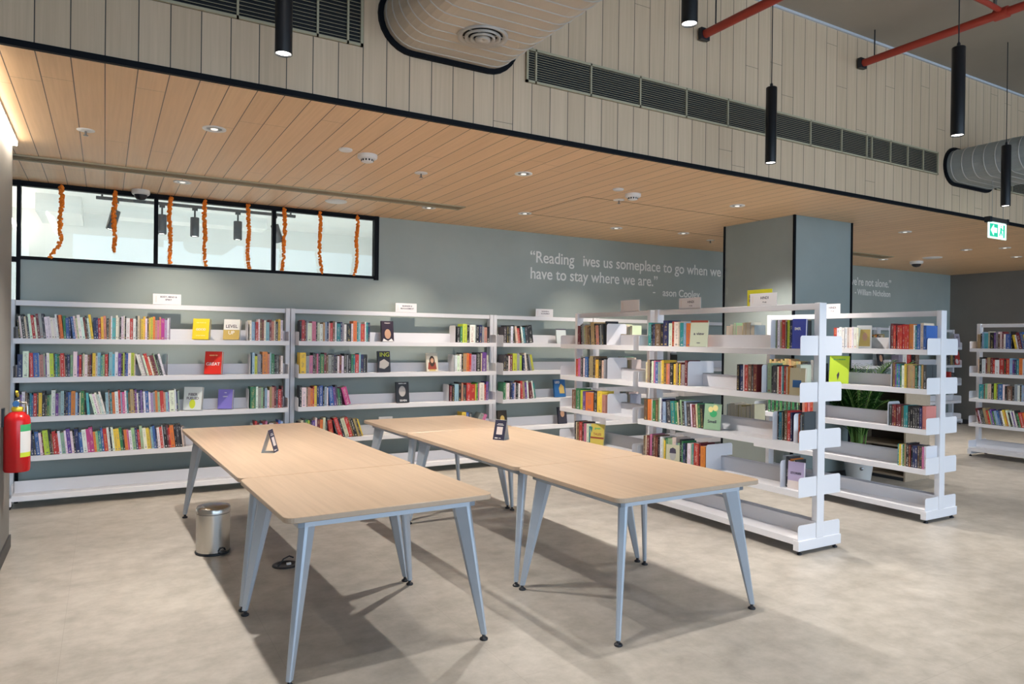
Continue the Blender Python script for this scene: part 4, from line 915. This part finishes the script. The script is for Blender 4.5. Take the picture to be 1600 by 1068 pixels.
# ------------------------------------------------------------------ tables
def table(label, x0, x1, y0, y1, ang, group='oak-topped tables'):
    ca, sa = math.cos(ang), math.sin(ang); g = .002
    t = thing('work_table', label, 'table', (x0 * ca - y0 * sa, x0 * sa + y0 * ca, 0), ang, group)
    W, D = x1 - x0, y1 - y0; r = .05; z0, z1 = .724, .75
    def outline(ins):
        pts = []
        for cx, cy, s in ((W - r, r, -90), (W - r, D - r, 0), (r, D - r, 90), (r, r, 180)):
            for k in range(7): a = R(s + 15 * k); pts.append((cx + (r - ins) * math.cos(a), cy + (r - ins) * math.sin(a)))
        return [(g + (W - 2 * g) * p[0] / W, g + (D - 2 * g) * p[1] / D) for p in pts]
    rings = [[(*p, z) for p in outline(i)] for i, z in ((.003, z0), (0, z0 + .003), (0, z1 - .002), (.002, z1))]
    b = MB(); b.loft(rings[:3], cap=False, mi=1, smooth=False); b.loft(rings[2:], cap=False, smooth=False); n = len(rings[0])
    b.add(rings[-1], [list(range(n))]); b.add(rings[0], [list(range(n))[::-1]], 1)
    b.build('tabletop', ['oak', 'oak_edge'], t)
    i = .075; f = MB().box(i, W - i, i, i + .03, .684, z0).box(i, W - i, D - i - .03, D - i, .684, z0).box(i, i + .03, i, D - i, .684, z0).box(W - i - .03, W - i, i, D - i, .684, z0)
    if D > 1.4: f.box(i, W - i, D / 2 - .02, D / 2 + .02, .684, z0)
    f.build('underframe', 'silver', t)
    for sx in (0, 1):
        for sy in (0, 1):
            dx, dy = (1 if sx == 0 else -1), (1 if sy == 0 else -1); X = 0 if sx == 0 else W; Y = 0 if sy == 0 else D
            tx, ty, bx, by = X + dx * .135, Y + dy * .125, X + dx * .035, Y + dy * .035
            ux_, uy_ = dx * .7071, dy * .7071; vx_, vy_ = -uy_, ux_
            def ring(cx, cy, a, c, z):   # flattened tapering section whose long side points to the table corner
                return [(cx + ux_ * a * p + vx_ * c * q, cy + uy_ * a * p + vy_ * c * q, z) for p, q in ((-1, -.55), (-.8, -1), (.55, -1), (1, -.35), (1, .35), (.55, 1), (-.8, 1), (-1, .55))]
            lg = MB().loft([ring(tx, ty, .050, .025, z0 - .002), ring(tx * .93 + bx * .07, ty * .93 + by * .07, .047, .024, .66), ring(bx, by, .0155, .0125, .03)], smooth=False).build('leg', 'silver', t)
            MB().lathe([(.020, 0), (.022, .004), (.020, .010), (.012, .015), (.009, .017), (.009, .032)], c=(bx, by, 0), n=18).build('levelling_foot', 'black', lg)
    return t
A, B_ = R(1.967), R(1.192)
table('long oak-topped table with a steel bin beside its far leg', .789, 1.840, 4.099, 6.531, A)
table('oak-topped table with silver legs, front end of the row with the steel bin', .789, 1.840, 3.091, 4.095, A)
table('oak-topped table at the far end of the second row, nearest the wall racks', 2.282, 3.346, 5.469, 6.518, B_)
table('oak-topped table in the middle of the second row, carrying the dark tent card', 2.282, 3.346, 3.702, 5.460, B_)
table('oak-topped table at the front end of the second row, beside the double-sided rack', 2.282, 3.346, 2.716, 3.698, B_)

def tent_card(label, x, y, rz, logo):
    t = thing('tent_card', label, 'table card', (x, y, .7505), rz); h, b, w_ = .155, .045, .10
    sl = math.atan2(b, h); Lh = math.hypot(b, h)
    fr = Matrix.Translation((0, -b, 0)) @ Matrix.Rotation(-sl, 4, 'X')
    MB().box(-w_ / 2, w_ / 2, 0, .0012, 0, Lh).xf(fr).build('front_panel', 'navy', t)
    MB().box(-w_ / 2, w_ / 2, -.0012, 0, 0, Lh).xf(Matrix.Translation((0, b, 0)) @ Matrix.Rotation(sl, 4, 'X')).build('back_panel', 'plain_white', t)
    MB().box(-w_ / 2, w_ / 2, -b, b, 0, .0012).build('base_panel', 'plain_white', t)
    MB().box(-.026, .026, -.0012, 0, .045, .105).xf(fr).build('pale_square', 'pinkwhite', t)
    MB().box(-.03, .03, -.0012, 0, .118, .122).box(-.022, .022, -.0012, 0, .128, .131).box(-.034, -.008, -.0012, 0, .012, .020).box(.0, .02, -.0012, 0, .014, .018).xf(fr).build('white_print_lines', 'pwhite', t)
tent_card('dark navy tent card with a pale square, on the middle table of the second row', 2.712, 4.845, R(-58), 0)
tent_card('navy and white tent card seen edge-on, on the table in front of the strip window', .985, 4.99, R(62), 1)

# ------------------------------------------------------------------ bin, floor box
bn = thing('pedal_bin', 'brushed stainless steel pedal bin on the floor beside the table leg', 'bin', (.682, 5.40, 0))
MB().lathe([(.112, .012), (.112, .285)], n=40).build('bin_body', 'steel', bn)
MB().lathe([(.116, 0), (.118, .006), (.116, .016), (.112, .018)], n=40).build('base_ring', 'black', bn)
MB().lathe([(.1125, .284), (.1125, .288)], n=40).build('seal', 'black', bn)
MB().lathe([(.115, .288), (.115, .318), (.108, .330), (.06, .338), (.001, .340)], n=40, cap=False).build('lid', 'steel', bn)
pd = MB().box(-.03, .03, -.155, -.11, .018, .026, bev=.003).tube([(-.028, -.112, .03), (-.015, -.118, .05), (.015, -.118, .05), (.028, -.112, .03)], .004, 8).build('pedal', 'black', bn); pd.rotation_euler = (0, 0, R(24))
fb = thing('floor_box', 'black round floor power box with its lid raised and a cable, under the table', 'floor outlet', (1.07, 4.86, 0))
MB().lathe([(.088, 0), (.088, .005), (.080, .009), (.058, .009), (.056, .004), (.001, .004)], n=36, cap=False).build('bezel', 'black', fb)
MB().lathe([(.055, 0), (.055, .006), (.001, .006)], n=30, cap=False).xf(Matrix.Translation((.055, .01, .012)) @ Matrix.Rotation(R(-76), 4, 'Y') @ Matrix.Translation((-.055, 0, 0)) @ Matrix.Diagonal((.9, .7, 1, 1))).build('raised_lid', 'black', fb)
MB().tube([(.05, 0, .045), (.02, -.01, .062), (-.02, -.02, .05), (-.045, -.03, .02), (-.06, -.035, .008)], .005, 8).build('cable', 'black', fb)
MB().box(.0, .03, -.03, -.012, .008, .022, bev=.003).build('plug', 'plain_white', fb)

# ------------------------------------------------------------------ fire extinguisher
fe = thing('fire_extinguisher', 'red fire extinguisher with a green and white label, hung on the side wall', 'fire extinguisher', (XL + .085, 5.72, .62))
MB().lathe([(.070, 0), (.076, .012), (.076, .335), (.070, .365), (.045, .392), (.026, .40), (.024, .415)], n=36).build('cylinder', 'red', fe)
MB().lathe([(.030, .40), (.034, .408), (.034, .425), (.022, .43)], n=24).build('neck_ring', 'yellow', fe)
MB().lathe([(.018, .415), (.018, .47), (.012, .475)], n=16).tube([(0, 0, .455), (.05, -.02, .455), (.056, -.02, .43), (.057, -.02, .38)], .008, 8).build('valve', 'steel', fe)
MB().lathe([(.018, -.008), (.020, 0), (.018, .008)], n=18).xf(Matrix.Translation((-.005, -.034, .452)) @ Matrix.Rotation(R(90), 4, 'X')).build('gauge', 'blue', fe)
MB().box(-.012, .012, -.01, .09, .478, .486).box(-.012, .012, .02, .075, .50, .508).build('squeeze_handle', 'black', fe)
MB().tube([(0, .01, .50), (0, -.05, .535)], .008, 8).build('safety_strap', 'yellow', fe)
def curved(z0, z1, a0, a1, m, nm):
    b = MB(); n = 10; r = .0768
    ps = [(r * math.cos(R(a0 + (a1 - a0) * k / n)), r * math.sin(R(a0 + (a1 - a0) * k / n))) for k in range(n + 1)]
    b.add([(x, y, z0) for x, y in ps] + [(x, y, z1) for x, y in ps], [(k, k + 1, n + 2 + k, n + 1 + k) for k in range(n)])
    b.build(nm, m, fe)
curved(.27, .315, -72, -8, 'green', 'green_label'); curved(.13, .27, -72, -8, 'plain_white', 'white_label'); curved(.10, .13, -72, -8, 'lime', 'lime_label')
MB().box(-.085, -.07, -.03, .03, .30, .42).build('wall_hook', 'black', fe)

# ------------------------------------------------------------------ palm in a white pot, oak cabinet
PXc, PYc = 7.30, 4.86
pm = thing('potted_palm', 'green areca palm in a white pot behind the second double-sided rack', 'plant', (PXc, PYc, 0))
MB().lathe([(.115, 0), (.120, .01), (.155, .27), (.165, .275), (.165, .30), (.150, .30), (.145, .265)], n=40, cap=False).lathe([(.115, .0), (.001, .0)], n=40, cap=False).build('pot', 'plain_white', pm)
MB().lathe([(.147, .27), (.001, .275)], n=30, cap=False).build('soil', 'soil', pm)
MB().lathe([(.02, 0), (.018, .002), (.001, .003)], n=20, cap=False).xf(Matrix.Translation((-.10, -.102, .17)) @ Matrix.Rotation(R(-45), 4, 'Z') @ Matrix.Rotation(R(83), 4, 'X')).build('pot_emblem', 'steel_dark', pm)
rnd = random.Random(5); st = MB(); lf = MB()
for k in range(24):
    a = rnd.uniform(0, 6.283); sp_ = rnd.uniform(.12, .60); H = rnd.uniform(1.1, 1.42) if k % 4 else rnd.uniform(.7, .95)
    r0 = rnd.uniform(.01, .06); pts = []
    for i in range(15):
        f = i / 14; out = r0 + sp_ * f ** 2.1; z = .26 + H * (f - .22 * f ** 3.2)
        pts.append(Vector((out * math.cos(a), out * math.sin(a), z)))
    st.tube(pts, [.009 * (1 - .8 * i / 14) + .0015 for i in range(15)], 6)
    for i in range(4, 15):
        for j in (0, .5):
            if i + j > 14: continue
            p = pts[i].lerp(pts[min(i + 1, 14)], j); d = (pts[min(i + 1, 14)] - pts[i - 1]).normalized(); f = (i + j) / 14
            ll = .30 * math.sin(math.pi * min(1, .25 + f * .72)) + .05
            for s in (-1, 1):
                side = d.cross(Vector((0, 0, 1))).normalized() * s
                dr = (side * .75 + d * .62 + Vector((0, 0, .12 + rnd.uniform(-.08, .08)))).normalized()
                n = dr.cross(side.cross(dr)).normalized() if False else Vector((0, 0, 1)); wv = dr.cross(n).normalized() * .0095
                q = [p, p + dr * ll * .4 + wv, p + dr * ll * .4 - wv, p + dr * ll * .8 + wv * .7 - Vector((0, 0, ll * .12)), p + dr * ll * .8 - wv * .7 - Vector((0, 0, ll * .12)), p + dr * ll - Vector((0, 0, ll * .26))]
                lf.add(q, [(0, 2, 1), (1, 2, 4, 3), (3, 4, 5)])
for q in (st, lf): q.v = [(x, min(y, 5.06 - PYc), z) if PXc + x < 7.49 else (max(x, 7.49 - PXc) if y > 5.06 - PYc else x, y, z) for x, y, z in q.v]   # fronds stop at the column's face
st.build('stems', 'stem', pm); lf.build('fronds', 'leaf', pm)

cb = thing('oak_cabinet', 'low oak cabinet with open dark shelves behind the potted palm', 'cabinet', (7.77, 4.61, 0))
MB().box(0, .47, 0, .02, .0, 1.08).box(0, .47, 1.38, 1.40, 0, 1.08).box(.45, .47, .02, 1.38, 0, 1.08).box(0, .45, .69, .71, 0, 1.06).build('cabinet_carcass', 'cabinet', cb)
MB().box(-.01, .48, -.01, 1.41, 1.08, 1.105).build('cabinet_top', 'cabinet', cb)
for z in (.04, .38, .72): MB().box(.005, .45, .02, .69, z, z + .02).box(.005, .45, .71, 1.38, z, z + .02).build('shelf', 'cabinet', cb)
MB().box(.44, .45, .02, .69, .06, 1.08).box(.44, .45, .71, 1.38, .06, 1.08).build('back_panel', mat('dark_brown_board', (.07, .05, .035), .7), cb)
MB().box(.02, .45, .02, 1.38, 0, .04).build('plinth', 'base', cb)
